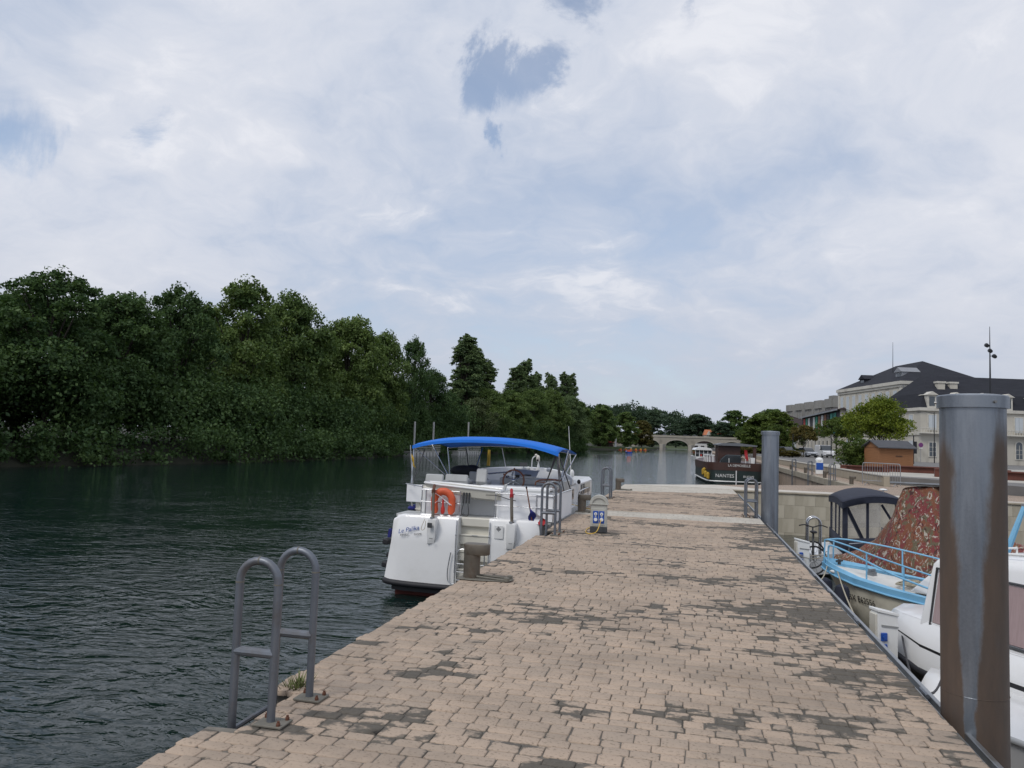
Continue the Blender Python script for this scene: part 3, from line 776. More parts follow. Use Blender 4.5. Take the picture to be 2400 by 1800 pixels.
# aft cabin and deck
b = MB(); wb(b, -5.72, -2.95, 15.98, 20.4, -.02, .52); b.build('aft_cabin', 'gelcoat', bt, bevel=.03)
b = MB(); wb(b, -6.0, -2.72, 15.3, 16.0, -.03, .02); b.build('aft_deck', 'gelcoat_grey', bt)
b = MB(); wb(b, -4.70, -3.93, 15.90, 15.985, .0, .40); do_ = b.build('cabin_door', 'gelcoat', bt, bevel=.01)
b = MB(); wb(b, -4.62, -3.95, 15.93, 15.985, .40, .53); b.build('door_window', 'mid_grey', do_)
# canvas dodgers on the rails
for (x0, x1, z0, z1, y) in ((-5.42, -4.63, .055, .52, 15.40), (-3.87, -3.02, .01, .56, 15.40)):
    b = MB(); b.grid(lambda u, v: P(x0+(x1-x0)*u, y+.012*math.sin(u*9+v*4), z0+(z1-z0)*v), 10, 5); b.build('dodger', 'white_cloth', bt, recalc=False)
b = MB(); wb(b, -6.10, -5.74, 16.1, 16.14, .20, .58); b.build('side_dodger', 'white_cloth', bt, bevel=.008)
b = MB(); wb(b, -5.92, -5.55, 16.2, 17.0, .0, .56); b.build('locker', 'gelcoat_cream', bt, bevel=.02)
b = MB(); b.tube([P(-6.0, 16.15, .22), P(-5.98, 16.2, .05), P(-5.7, 16.2, .04)], .02, 8); b.tube([P(-5.86, 16.18, .2), P(-5.78, 16.18, .05)], .015, 8); b.build('locker_strut', 'gelcoat_cream', bt)
b = MB(); wb(b, -2.70, -2.655, 15.35, 17.6, .0, .555); wb(b, -3.02, -2.655, 15.32, 15.36, .0, .555); b.build('side_screen', 'white_cloth', bt, bevel=.008)
# stainless rails
b = MB()
for X in (-5.46, -5.37, -4.63, -3.88, -3.03, -2.68): b.tube([P(X, 15.30, .02), P(X+.01, 15.31, .55 if X > -5.4 else .63)], .013, 8)
for x0, x1 in ((-5.46, -4.63), (-3.88, -3.03), (-3.03, -2.68)):
    for z in (.045, .30, .545): b.tube([P(x0, 15.30, z), P(x1, 15.30, z-.015)], .012, 8)
b.tube([P(-5.46, 15.3, .60), P(-6.08, 16.0, .60)], .012, 8)
b.tube([P(-2.68, 15.3, .545), P(-2.64, 17.6, .555)], .012, 8)
b.build('stern_rail', 'stainless', bt)
# rolled hose / fender hung at the gate
b = MB()
for X in (-4.56, -4.50, -4.44): b.tube([P(X, 15.34, .52), P(X, 15.33, .30)], .02, 8)
b.tube(smooth_pts([P(-4.54, 15.3, .32), P(-4.58, 15.28, .12), P(-4.52, 15.27, .05), P(-4.43, 15.28, .08), P(-4.45, 15.3, .30)]), .009, 6)
b.build('hanging_lines', 'dark_grey', bt)
# horseshoe buoy with its light
cx, cz = -4.965, .34
path = [(-.165, -.27), (-.178, -.20), (-.188, -.10)] + [(-.19*math.cos(a), .19*math.sin(a)*.98) for a in [math.pi*i/16 for i in range(17)]] + [(.188, -.10), (.178, -.20), (.165, -.27)]
m = MB(); rgs = []
for i, (dx, dz) in enumerate(path):
    p0_, p1_ = path[max(0, i-1)], path[min(len(path)-1, i+1)]
    tg = Vector((p1_[0]-p0_[0], 0, p1_[1]-p0_[1])).normalized(); er = Vector((-tg.z, 0, tg.x)); ey = Vector((0, 1, 0)); p = Vector(P(cx+dx, 15.24, cz+dz))
    w = .078*(.55 if i in (0, len(path)-1) else 1.0)*(1+.05*math.sin(i*2.2))
    rgs.append([p+er*(w*math.cos(2*math.pi*j/12))+ey*(.052*math.sin(2*math.pi*j/12)) for j in range(12)])
by = m.loft(rgs).build('horseshoe_buoy', 'orange_pvc', None, smooth=60); by.location = (-4.46, 15.0, WATER)
tag(by, 'orange horseshoe lifebuoy hung on the stern rail of the white cruiser', 'lifebuoy')
b = MB(); b.tube([P(-5.14, 15.165, .50), P(-4.97, 15.17, .40), P(-4.79, 15.165, .26)], .006, 6); b.tube([P(-5.16, 15.165, .26), P(-4.97, 15.17, .40), P(-4.76, 15.165, .26)], .006, 6); b.build('strap', 'white_cloth', by)
li = MB().lathe([(.005, 0), (.028, .01), (.045, .06), (.04, .13), (.022, .17), (.018, .30), (.022, .33), (.004, .335)], 12, P(-4.955, 15.20, .065)).build('buoy_light', 'red_plastic', None); li.location = (-4.46, 15.0, WATER)
tag(li, 'small red floating light hanging inside the orange horseshoe lifebuoy', 'rescue light')
# tender stowed on the davits
td = thing('tender', 'small white tender carried across the stern of the white cruiser', 'dinghy', (-4.62, 15.66, WATER+2.215), R(-1))
rg = []
for i in range(9):
    u = i/8; x = -.86+1.68*u; w = .34*min(1, .45+u*2.2)*(1 if u < .8 else 1-.10*(u-.8)*5); d = .25*(.45+.55*min(1, u*1.6)); zz = .06-.095*u
    rg.append([(x, -w, zz), (x+.03, -w*.86, zz-d*.75), (x+.05, 0, zz-d), (x+.03, w*.86, zz-d*.75), (x, w, zz)])
MB().loft(rg).build('hull', 'gelcoat_cream', td, smooth=50)
b = MB(); b.tube([r_[0] for r_ in rg], .022, 8); b.tube([r_[4] for r_ in rg], .022, 8); b.tube([rg[0][0], rg[0][4]], .022, 8); b.tube([rg[-1][0], rg[-1][4]], .03, 8); b.build('gunwale', 'gelcoat', td)
b = MB(); b.tube(smooth_pts([(.55, -.36, -.12), (.8, -.38, -.12), (1.05, -.40, -.18), (1.2, -.42, -.2)]), .008, 6); b.build('painter', 'rope_dark', td)
b = MB(); b.loft([[(.78, -.05, -.06), (.86, -.05, -.02), (.86, .05, -.02), (.78, .05, -.06)], [(.86, -.04, .10), (.90, -.04, .10), (.90, .04, .10), (.86, .04, .10)]]); b.loft([[(.80, -.10, -.10), (1.02, -.06, -.16), (1.02, .06, -.16), (.80, .1, -.10)], [(.84, -.05, -.03), (.9, -.03, -.05), (.9, .03, -.05), (.84, .05, -.03)]]); b.build('skeg', 'gelcoat_grey', td)
# helm deck
b = MB(); wb(b, -5.85, -2.95, 16.3, 20.3, .52, .56); b.build('helm_deck', 'gelcoat_grey', bt)
def seat(X, Y, w, d, h, ang, nm='seat', mt='gelcoat_grey'):
    m = MB(); m.box(P(X, Y, .60), (w, d, .10)); m.box(P(X, Y-d*.45, .60+h/2), (w, .07, h), (R(ang), 0, 0)); return m.build(nm, mt, bt, bevel=.025)
seat(-5.66, 16.9, .42, .5, .20, -14); seat(-5.35, 17.6, .55, .5, .18, -10); seat(-4.78, 17.7, .26, .45, .34, -16, 'helm_seat'); seat(-5.15, 18.6, .4, .4, .22, 8)
b = MB(); wb(b, -4.5, -2.95, 16.35, 16.75, .52, .62); b.build('bench_back', 'gelcoat', bt, bevel=.02)
b = MB(); wb(b, -4.55, -3.2, 18.3, 18.9, .55, .72); b.build('console', 'gelcoat_grey', bt, bevel=.03)
b = MB(); b.box(P(-3.95, 18.45, .83), (.62, .34, .035), (R(24), R(3), 0)); b.build('instrument_hood', 'gelcoat_grey', bt, bevel=.01)
b = MB(); b.box(P(-4.10, 18.28, .76), (.10, .05, .07)); b.box(P(-3.85, 18.32, .78), (.16, .04, .06)); b.box(P(-4.35, 18.3, .74), (.08, .04, .05)); b.build('gauges', 'ink_black', bt, bevel=.008)
# folded steps or rack lying on the coaming
b = MB(); b.tube([P(-5.05, 18.9, .76), P(-4.42, 19.0, .84)], .013, 6); b.tube([P(-5.05, 19.15, .74), P(-4.42, 19.25, .82)], .013, 6)
for i in range(7): b.tube([P(-5.0+.09*i, 18.9, .767+.012*i), P(-5.0+.09*i, 19.15, .747+.012*i)], .009, 6)
b.build('folding_ladder', 'stainless', bt)
# steering wheel
wh = MB(); c0 = P(-4.13, 18.0, .66); ring = [(c0[0]+.255*math.cos(a), c0[1]+.05*math.sin(a), c0[2]+.255*math.sin(a)) for a in [2*math.pi*i/28 for i in range(28)]]
wh.tube(ring, .021, 8, closed=True)
wo_ = wh.build('steering_wheel', 'wood_varnish', bt, smooth=60)
b = MB()
for i in range(6):
    a = math.pi/2+i*math.pi/3; b.tube([c0, (c0[0]+.25*math.cos(a), c0[1]+.05*math.sin(a), c0[2]+.25*math.sin(a))], .010, 6)
b.ell(c0, (.05, .05, .05), 10, 6); b.tube([c0, (c0[0], c0[1]+.3, c0[2])], .025, 8)
b.build('wheel_spokes', 'stainless', wo_)
b = MB()
for i in range(6):
    a = math.pi/2+i*math.pi/3; b.ell((c0[0]+.285*math.cos(a), c0[1]+.055*math.sin(a), c0[2]+.285*math.sin(a)), (.02, .02, .025), 8, 5)
b.build('wheel_knobs', 'wood_varnish', wo_)
# wraparound coaming / windscreen base at the front of the helm
rgs = []
for i in range(17):
    u = -1+2*i/16; X = -4.12+1.20*math.copysign(abs(u)**.85, u); Yc = 20.55-1.15*abs(u)**3.2; tz = .90-.20*max(0, u)**2-.04*max(0, -u)**2
    rgs.append([P(X, Yc-.10, .55), P(X, Yc-.05, tz), P(X, Yc+.03, tz+.012), P(X, Yc+.34, .56)])
MB().loft(rgs, ring_closed=True).build('coaming', 'gelcoat', bt, smooth=50)
b = MB(); wb(b, -5.5, -2.88, 20.2, 23.0, -.02, .62); b.build('saloon', 'gelcoat', bt, bevel=.08)
b = MB(); wb(b, -2.885, -2.875, 20.6, 22.5, .22, .50); wb(b, -2.96, -2.94, 17.9, 19.8, .18, .44); b.build('side_window', 'glass_dark', bt)
b = MB(); wb(b, -3.35, -2.86, 17.8, 18.6, .40, .72); b.build('side_locker', 'gelcoat_grey', bt, bevel=.02)
b = MB(); b.tube(smooth_pts([P(-3.55, 17.75, .60), P(-3.5, 17.75, .70), P(-3.25, 17.8, .74), P(-2.95, 17.8, .73)]), .017, 8); b.tube([P(-3.52, 17.75, .68), P(-2.95, 17.8, .64)], .012, 6); b.build('locker_trim', 'wood_varnish', bt)
b = MB(); b.grid(lambda u, v: P(-3.3+.45*u, 17.4+.35*v, .50+.09*math.sin(3.1*u)*math.sin(3.1*v)), 8, 6); b.build('brown_cover', M('brown_cloth', (.18, .13, .12), .9, var=.15), bt, recalc=False)
# black covered bundle
bk = MB(); bk.ell(P(-5.55, 18.6, .82), (.36, .22, .14), 16, 8); bk.ell(P(-5.33, 18.6, .86), (.20, .2, .12), 12, 7); bo = bk.build('cover_bundle', 'black_cloth', bt, smooth=60)
# bimini canvas
def bim(u, v):
    x = 2*u-1; e = abs(x)**2.6
    X = -4.66+1.74*x; Y = 17.15+2.75*v
    z = 1.675-.175*e - .21*(max(0, v-.35)/.65)**2*(1-.4*e) - .085*(max(0, .25-v)/.25)**1.6
    if x > .0: z -= .05*x*x
    z += .012*math.sin(v*math.pi*3)*(1-e)
    return P(X, Y, z)
cn = MB(); cn.grid(bim, 26, 14)
def off(p, d): return (p[0], p[1], p[2]+d)
n_ = 26*1
cn2 = cn.mesh('canvas', smooth=60, recalc=False)
co = put('canvas', cn2, 'blue_canvas', bt)
sm = co.modifiers.new('cloth', 'SOLIDIFY'); sm.thickness = .006
b = MB()
vl = []
for i in range(27):
    u = i/26; p = Vector(bim(u, 0)); vl.append([p+Vector((0, -.006, .006)), p+Vector((0, -.012, -.05-.02*abs(2*u-1)**3)), p+Vector((0, .0, -.05-.02*abs(2*u-1)**3)), p+Vector((0, .006, 0))])
b.loft(vl); b.build('hem', 'blue_canvas', co, smooth=40)
b = MB()
for v in (.02, .5, .98):
    b.tube([Vector(bim(i/14, v))+Vector((0, 0, -.03)) for i in range(15)], .014, 8)
L0 = lambda u, v: Vector(bim(u, v))+Vector((0, 0, -.03))
for s_, X in ((0, -5.72), (1, -3.02)):
    piv = P(X, 18.05, .62)
    for v in (.02, .5, .98): b.tube([L0(s_, v), piv], .014, 8)
b.tube([P(-5.45, 19.4, .92), P(-5.40, 19.75, 1.4)], .012, 6); b.tube([P(-4.89, 20.3, .9), P(-4.89, 19.8, 1.42)], .014, 8)
b.tube([P(-6.0, 16.1, .6), L0(0, .04)], .012, 8); b.tube([P(-3.28, 20.0, .7), P(-3.1, 19.9, 1.35)], .016, 8)
b.build('canvas_frame', 'stainless', bt, smooth=60)
b = MB()
for a_, c_ in (((-3.0, 17.3, 1.33), (-3.30, 17.6, .56)), ((-3.0, 17.3, 1.33), (-2.72, 17.5, .10)), ((-2.97, 17.25, 1.33), (-2.70, 16.5, .15)), ((-3.02, 17.5, 1.30), (-3.34, 17.9, .6)), ((-2.98, 17.6, 1.3), (-2.74, 18.2, .4)), ((-6.15, 17.3, 1.32), (-5.98, 16.1, .6)), ((-5.72, 19.3, 1.35), (-5.55, 19.0, .9))): b.tube([P(*a_), P(*c_)], .014, 6)
b.build('strap', 'rope_dark', bt)
# masthead fittings
b = MB(); b.tube(smooth_pts([P(-4.19, 20.4, .90), P(-4.18, 20.4, 1.12), P(-4.13, 20.4, 1.20), P(-4.06, 20.4, 1.22)]), .016, 8); b.build('lamp_bracket', 'white_plastic', bt)
b = MB(); b.ell(P(-4.02, 20.38, 1.15), (.055, .07, .10), 12, 8); b.ell(P(-4.08, 20.4, 1.24), (.04, .04, .04), 10, 6); sl_ = b.build('searchlight', 'gelcoat_cream', bt)
MB().ell(P(-4.02, 20.31, 1.11), (.028, .012, .03), 10, 6).build('searchlight_lens', 'ink_black', sl_)
b = MB(); b.lathe([(.05, 0), (.035, .10), (.012, .22)], 10, P(-4.03, 20.5, .84)); b.ell(P(-3.68, 20.2, .87), (.075, .075, .06), 12, 6); b.ell(P(-4.28, 20.4, .88), (.06, .05, .05), 10, 6); b.build('antenna_domes', 'white_plastic', bt)
b = MB(); b.box(P(-4.42, 20.4, .98), (.20, .02, .10), (R(-12), 0, 0)); b.tube([P(-4.42, 20.42, .9), P(-4.42, 20.42, .97)], .01, 6); b.build('solar_panel', 'dark_grey', bt)
b = MB(); b.tube([P(-5.32, 20.1, .92), P(-5.31, 20.1, 1.34)], [.045, .035], 10); b.build('fender_pole', 'flag_yellow', bt)
b = MB(); b.tube([P(-3.13, 20.5, .72), P(-3.25, 20.6, 2.05)], [.012, .006], 6); b.ell(P(-3.1, 20.45, .78), (.06, .07, .12), 10, 7); b.build('whip_antenna', 'white_plastic', bt)
b = MB(); b.ell(P(-2.86, 20.1, .60), (.05, .05, .06), 10, 6); b.build('horn', 'ink_black', bt)
# side deck stanchions and bow rail
b = MB(); rail_pts = []
for y in (6.5, 7.4, 8.3, 9.1, 9.8, 10.3):
    x = float(hb(y))*.86; rail_pts.append((x, y, 2.13-.02*(y-6.5)))
    b.tube([(x, y, 1.62), (x, y, 2.13-.02*(y-6.5))], .013, 6)
b.tube(smooth_pts(rail_pts), .014, 8); b.tube(smooth_pts([(p[0], p[1], p[2]-.26) for p in rail_pts]), .010, 8)
b.tube(smooth_pts([(-p[0], p[1], p[2]) for p in rail_pts]), .014, 8)
for p in rail_pts: b.tube([(-p[0], p[1], 1.62), (-p[0], p[1], p[2])], .013, 6)
b.tube(smooth_pts([P(-2.80, 19.6, .0), P(-2.78, 19.6, .32), P(-2.74, 19.7, .40), P(-2.70, 20.6, .42), P(-2.70, 20.8, .36), P(-2.70, 20.8, .0)]), .016, 8)
b.build('bow_rail', 'stainless', bt)
# black fender blocks on the far quarter, lettering, plate
b = MB()
for z in (1.03, .56): b.box((-1.71, .35, z), (.14, .34, .11), (0, R(10), 0)); b.box((-1.73, .45, z+.16), (.10, .06, .10), (0, R(20), 0))
b.build('fender_block', 'black_rubber', bt, bevel=.02)
MB().box((-1.645, .26, 1.21), (.05, .10, .17), (0, R(8), 0)).build('registration_patch', 'flag_blue', bt)
b = MB(); b.ell(P(-6.0, 16.4, .06), (.12, .35, .06), 12, 6); b.build('stowed_fender', 'flag_blue', bt)
lettering('Le Palika', .124, 'ink_blue', bt, P(-5.60, 14.970, -.262), (R(88), R(-14), R(4)), .35, 1.02)
lettering('FIFI ET', .058, 'ink_black', bt, P(-5.68, 14.975, -.375), (R(88), R(-6), R(3)), 0, 1.1)
lettering('DOMI', .058, 'ink_black', bt, P(-5.39, 14.965, -.34), (R(88), R(-6), R(3)), 0, 1.1)
b = MB(); wb(b, -3.79, -3.61, 14.97, 14.985, -.33, -.07); pl = b.build('notice_plate', 'gelcoat', bt, bevel=.004)
b = MB()
for i in range(3):
    for j in range(3):
        if (i, j) != (1, 1) or True:
            c_ = P(-3.705, 14.965, -.135); b.box((c_[0]+(i-1)*.018+(j-1)*.018, c_[1], c_[2]+(i-1)*.018-(j-1)*.018), (.017, .006, .017), (0, R(45), 0))
b.build('plate_emblem', 'dark_grey', pl)
# flags
fl = thing('pennant', 'faded yellow pennant on a staff at the far stern corner of the white cruiser', 'flag', (-5.95, 16.05, WATER+2.2))
MB().tube([(0, 0, 0), (-.09, .0, .84)], [.012, .010], 6).build('staff', 'stainless', fl)
b = MB(); b.grid(lambda u, v: (-.10+.025*v*3+.10*u*v+.02*math.sin(v*9+u*3), .03*math.sin(v*7)*u, .84-.44*v-.06*u), 4, 12); b.build('cloth', 'flag_yellow', fl, recalc=False)
ff = thing('tricolour_flag', 'furled blue white red flag on a slanting wooden staff at the cruiser stern', 'flag', (-3.06, 15.12, WATER+1.62))
MB().tube([(0, 0, 0), (-.13, -.02, .66)], [.014, .012], 8).build('staff', 'wood_varnish', ff)
MB().ell((-.135, -.02, .68), (.02, .02, .025), 8, 5).build('finial', 'ink_black', ff)
for nm, u0, u1, mt in (('blue_band', 0, .36, 'flag_blue'), ('white_band', .36, .62, 'white_cloth'), ('red_band', .62, 1, 'flag_red')):
    b = MB(); b.grid(lambda u, v: (lambda w: (-.06+.34*w+.03*math.sin(v*6), -.03-.05*math.sin(v*5+w*4), .26*(1-v)*(1-w*.55)+.02-.08*w))(u0+(u1-u0)*u), 5, 6); b.build(nm, mt, ff, recalc=False)
# mooring lines of the cruiser
tag(MB().tube(sag((-2.45, 18.2, .2), (-2.72, 19.6, .05), .05), .011, 6).build('mooring_line', 'rope_pale'), 'pale mooring line from the middle pier bollard to the white cruiser', 'rope')

# ================================================================== TREES
def leaf_mat(name, dark, light, tr=.30):
    m = bpy.data.materials.new(name); m.use_nodes = True; nt = m.node_tree; q = NT(nt)
    nt.nodes.remove(nt.nodes['Principled BSDF']); out = nt.nodes['Material Output']
    tv = q.n('ShaderNodeAttribute', attribute_name='tint').outputs['Fac']
    orn = q.n('ShaderNodeObjectInfo').outputs['Random']
    v = q.math('ADD', q.math('MULTIPLY', tv, .8), q.math('MULTIPLY', orn, .2))
    c = q.mix(v, dark, light)
    d = q.n('ShaderNodeBsdfDiffuse'); nt.links.new(c, d.inputs[0])
    tl = q.n('ShaderNodeBsdfTranslucent'); nt.links.new(q.mix(1.0, c, (1.0, 1.05, .6), 'MULTIPLY'), tl.inputs[0])
    g = q.n('ShaderNodeBsdfGlossy', i_Roughness=.45); g.inputs[0].default_value = (.5, .55, .5, 1)
    m1 = q.n('ShaderNodeMixShader', i_0=tr); nt.links.new(d.outputs[0], m1.inputs[1]); nt.links.new(tl.outputs[0], m1.inputs[2])
    m2 = q.n('ShaderNodeMixShader', i_0=.025); nt.links.new(m1.outputs[0], m2.inputs[1]); nt.links.new(g.outputs[0], m2.inputs[2])
    nt.links.new(m2.outputs[0], out.inputs[0]); MATS[name] = m
leaf_mat('leaf_dark', (.032, .068, .028), (.116, .182, .064))
leaf_mat('leaf_mid', (.044, .086, .030), (.180, .245, .074))
leaf_mat('leaf_pale', (.045, .065, .030), (.135, .165, .075))
leaf_mat('leaf_poplar', (.060, .105, .050), (.190, .250, .110))
leaf_mat('leaf_far', (.032, .060, .042), (.095, .135, .078))
leaf_mat('leaf_street', (.040, .074, .020), (.150, .195, .045))
leaf_mat('leaf_lime', (.060, .100, .014), (.270, .310, .040))
leaf_mat('leaf_autumn', (.055, .062, .018), (.17, .13, .04))
M('bark', (.045, .038, .030), .95, var=.3, vs=5, bump=.02, bs=18, stretch=(1, 1, .25))
NPR = np.random.default_rng(11)

def leaves_mesh(name, lobes, n, leaf, seed, clump=.30, per=46, fill=.12, hang=0.0, aspect=.62):
    """lobes: (cx,cy,cz, rx,ry,rz). Leaf clumps sit on and in the lobes; every leaf is a small bent blade."""
    g = np.random.default_rng(seed); L = np.array(lobes, float)
    area = (L[:, 3]*L[:, 4]+L[:, 3]*L[:, 5]+L[:, 4]*L[:, 5]); pr = area/area.sum()
    nc = max(4, n//per)
    li = g.choice(len(L), nc, p=pr)
    d = g.normal(size=(nc, 3)); d /= np.linalg.norm(d, axis=1)[:, None]
    d[:, 2] = np.where(d[:, 2] < -.35, -d[:, 2]*.6, d[:, 2]); d /= np.linalg.norm(d, axis=1)[:, None]
    rad = np.where(g.random(nc) < fill, g.uniform(.25, .7, nc), g.uniform(.80, 1.08, nc))
    cc = L[li, :3] + d*L[li, 3:6]*rad[:, None]
    cr = (L[li, 3:6].mean(axis=1))*clump*g.uniform(.6, 1.25, nc)
    ct = np.clip(g.normal(.45, .20, nc), 0, 1)
    ci = np.repeat(np.arange(nc), per); m = len(ci)
    o = g.normal(size=(m, 3)); ol = np.linalg.norm(o, axis=1)[:, None]; o = o/ol*np.minimum(ol, 1.9)
    pos = cc[ci] + o*cr[ci][:, None]*np.array([.62, .62, .42])
    if hang: pos[:, 2] -= hang*np.abs(g.normal(size=m))*cr[ci]
    nrm = d[ci]*.5 + g.normal(size=(m, 3))*.75 + np.array([0, 0, .35]); nrm /= np.linalg.norm(nrm, axis=1)[:, None]
    t1 = np.cross(nrm, g.normal(size=(m, 3))); t1 /= np.linalg.norm(t1, axis=1)[:, None]
    t2 = np.cross(nrm, t1); s = leaf*g.uniform(.55, 1.25, m)[:, None]
    bend = nrm*s*.12
    v = np.stack([pos-t1*s*.5, pos+t2*s*aspect*.5-bend, pos+t1*s*.5, pos-t2*s*aspect*.5-bend], axis=1).reshape(-1, 3)
    f = np.arange(m*4).reshape(-1, 4)
    tint = np.clip(ct[ci] + g.normal(0, .13, m), 0, 1)
    me = bpy.data.meshes.new(name)
    me.vertices.add(m*4); me.vertices.foreach_set('co', v.astype(np.float32).ravel())
    me.loops.add(m*4); me.loops.foreach_set('vertex_index', f.astype(np.int32).ravel())
    me.polygons.add(m); me.polygons.foreach_set('loop_start', (np.arange(m)*4).astype(np.int32)); me.polygons.foreach_set('loop_total', np.full(m, 4, np.int32))
    me.update(calc_edges=True)
    me.attributes.new('tint', 'FLOAT', 'POINT').data.foreach_set('value', np.repeat(tint, 4).astype(np.float32))
    return me
def trunk_mesh(name, lobes, h0, r0, top, seed, sub=2):
    q = random.Random(seed); b = MB(); k = 5
    tp = [(q.uniform(-.02, .02)*top*i/k, q.uniform(-.02, .02)*top*i/k, -.4+(top+.4)*i/k) for i in range(k+1)]
    b.tube(tp, [r0*(1.25 if i == 0 else 1-.75*i/k) for i in range(k+1)], 9)
    for (cx, cy, cz, rx, ry, rz) in lobes:
        zb = min(max(h0, cz*.55+q.uniform(-.08, .08)*top), top*.95); f = zb/top
        p0 = Vector((0, 0, zb)); p1 = Vector((cx, cy, cz)); mid = p0.lerp(p1, .5)+Vector((0, 0, q.uniform(.02, .1)*top*.5))
        b.tube([p0, mid, p1, p1.lerp(p1+Vector((cx, cy, rz)).normalized()*rz*.8, 1)], [r0*.42*(1-f*.4), r0*.28, r0*.15, r0*.05], 6)
        for s_ in range(sub):
            e = p1+Vector((q.uniform(-1, 1)*rx, q.uniform(-1, 1)*ry, q.uniform(-.2, 1)*rz))*.85
            b.tube([p1.lerp(mid, q.uniform(0, .5)), p1.lerp(e, .55)+Vector((0, 0, .1)), e], [r0*.14, r0*.08, r0*.03], 5)
    return b.mesh(name, smooth=60)
def broad_lobes(seed, h, r, z0, n, flat=1.0):
    q = random.Random(seed); out = []
    for i in range(n):
        u = (i+.5)/n; a = i*2.39996+q.uniform(-.4, .4); z = z0+(h-z0)*(.18+.72*u)*flat
        prof = math.sin(math.pi*min(1, .18+.80*u))**.7
        rr = r*.60*prof*q.uniform(.75, 1.15); lr = r*q.uniform(.30, .46)*(1-.28*u)
        out.append((rr*math.cos(a), rr*math.sin(a), z, lr, lr, lr*q.uniform(.75, 1.0)))
    out.append((q.uniform(-.1, .1)*r, q.uniform(-.1, .1)*r, h-.16*(h-z0), r*.36, r*.36, r*.34)); return out
PROTO = {}
def proto(key, lobes, n, leaf, seed, h0, r0, top, **kw):
    PROTO[key] = (leaves_mesh('crown_'+key, lobes, n, leaf, seed, **kw), trunk_mesh('trunk_'+key, lobes, h0, r0, top, seed))
proto('ash_a', broad_lobes(1, 18, 6.6, -.5, 24), 34000, .40, 1, 3, .34, 14, clump=.40)
proto('ash_b', broad_lobes(5, 18, 6.4, 0.0, 20), 27000, .38, 2, 4, .30, 15, clump=.36, fill=.10)
proto('ash_c', broad_lobes(9, 18, 6.4, -.8, 26), 36000, .40, 3, 3, .34, 14, clump=.42)
PL = []; pq = random.Random(77)
for k_ in range(70):
    u_ = (k_+.5)/70; zz_ = 2.0+22.0*u_; env = 2.5*(math.sin(math.pi*min(1, .30+.60*u_))**.55)*(1 if u_ < .9 else .75)
    a_ = k_*2.39996+pq.uniform(-.6, .6); rr_ = env*pq.uniform(.35, .95); w_ = pq.uniform(.65, 1.05)*(1-.22*u_)
    PL.append((rr_*math.cos(a_), rr_*math.sin(a_), zz_+pq.uniform(-.6, .6), w_, w_, w_*pq.uniform(1.6, 2.6)))
proto('poplar', PL, 36000, .42, 4, 3, .3, 24, clump=.40, per=24, fill=.2)
proto('pale', broad_lobes(21, 11, 5.0, 1.0, 13), 13000, .34, 5, 2, .22, 8, clump=.4, hang=.6)
proto('far_a', broad_lobes(31, 18, 6.8, -3.0, 22), 16000, .72, 6, 2, .3, 14, clump=.40)
proto('far_b', broad_lobes(37, 18, 6.6, -3.0, 20), 15000, .70, 7, 2, .3, 14, clump=.36)
TREE_MAT = {}
def tree(key, loc, h, r, rz, label, mat, group=None, h_ref=18, r_ref=6.0, name='tree'):
    t_ = thing(name, label, 'tree', loc, rz, group)
    t_.scale = (r/r_ref, r/r_ref, h/h_ref)
    cr, tr = PROTO[key]
    ck = (key, mat)
    if ck not in TREE_MAT:
        m2 = cr if len(cr.materials) == 0 else cr.copy(); m2.materials.clear(); m2.materials.append(MATS[mat]); TREE_MAT[ck] = m2
    put('crown', TREE_MAT[ck], mat, t_); put('trunk', tr, 'bark', t_)
    return t_
G = 'trees along the far river bank'
ROW = [('ash_c', -52, 40, 11.44, 6.0, 'lowest leafy tree at the very left edge of the photo, on the far bank', 'leaf_dark'),
 ('ash_b', -51, 52, 15.19, 5.6, 'tall feathery-topped tree near the left edge, first high crown on the far bank', 'leaf_dark'),
 ('ash_a', -52, 61, 14.82, 5.2, 'dark rounded tree between the two highest left-hand crowns on the far bank', 'leaf_dark'),
 ('ash_b', -51, 68, 17.02, 4.6, 'narrow upright tree left of the notch in the far-bank treetops', 'leaf_dark'),
 ('ash_b', -51, 79, 20.13, 6.2, 'highest open-branched tree just right of the treetop notch on the far bank', 'leaf_mid'),
 ('ash_c', -51, 91, 20.68, 6.0, 'broad bright-topped tree right of the highest one on the far bank', 'leaf_mid'),
 ('ash_a', -50, 105, 19.76, 6.2, 'big round tree in the middle of the left-hand far-bank row', 'leaf_mid'),
 ('ash_c', -50, 118, 19.40, 5.2, 'tree with flat bright crown before the last thin tree of the left-hand row', 'leaf_mid'),
 ('ash_b', -48.5, 129, 20.13, 3.8, 'thin see-through tree standing above the end of the left-hand row', 'leaf_dark'),
 ('ash_a', -48.5, 139, 15.01, 4.4, 'smaller tree stepping down at the end of the left-hand row', 'leaf_dark'),
 ('ash_c', -48, 149, 11.53, 4.2, 'low tree left of the pale building glimpsed behind the far bank', 'leaf_dark'),
 ('pale', -46, 163, 10.97, 6.0, 'pale grey-green willow-like tree below the tallest poplar', 'leaf_pale'),
 ('ash_a', -47, 176, 14.14, 6.2, 'round dark green tree in front of the tallest poplars', 'leaf_mid'),
 ('ash_c', -45, 191, 14.88, 6.2, 'broad green tree below the second poplar clump', 'leaf_mid'),
 ('ash_a', -43, 206, 16.18, 6.2, 'olive green tree behind the blue canvas top, second from the river point', 'leaf_mid'),
 ('ash_c', -40, 220, 17.30, 6.2, 'large tree next to the point where the far bank ends', 'leaf_mid'),
 ('ash_a', -36.5, 233, 16.37, 5.8, 'tree leaning over the water at the point of the far bank', 'leaf_poplar')]
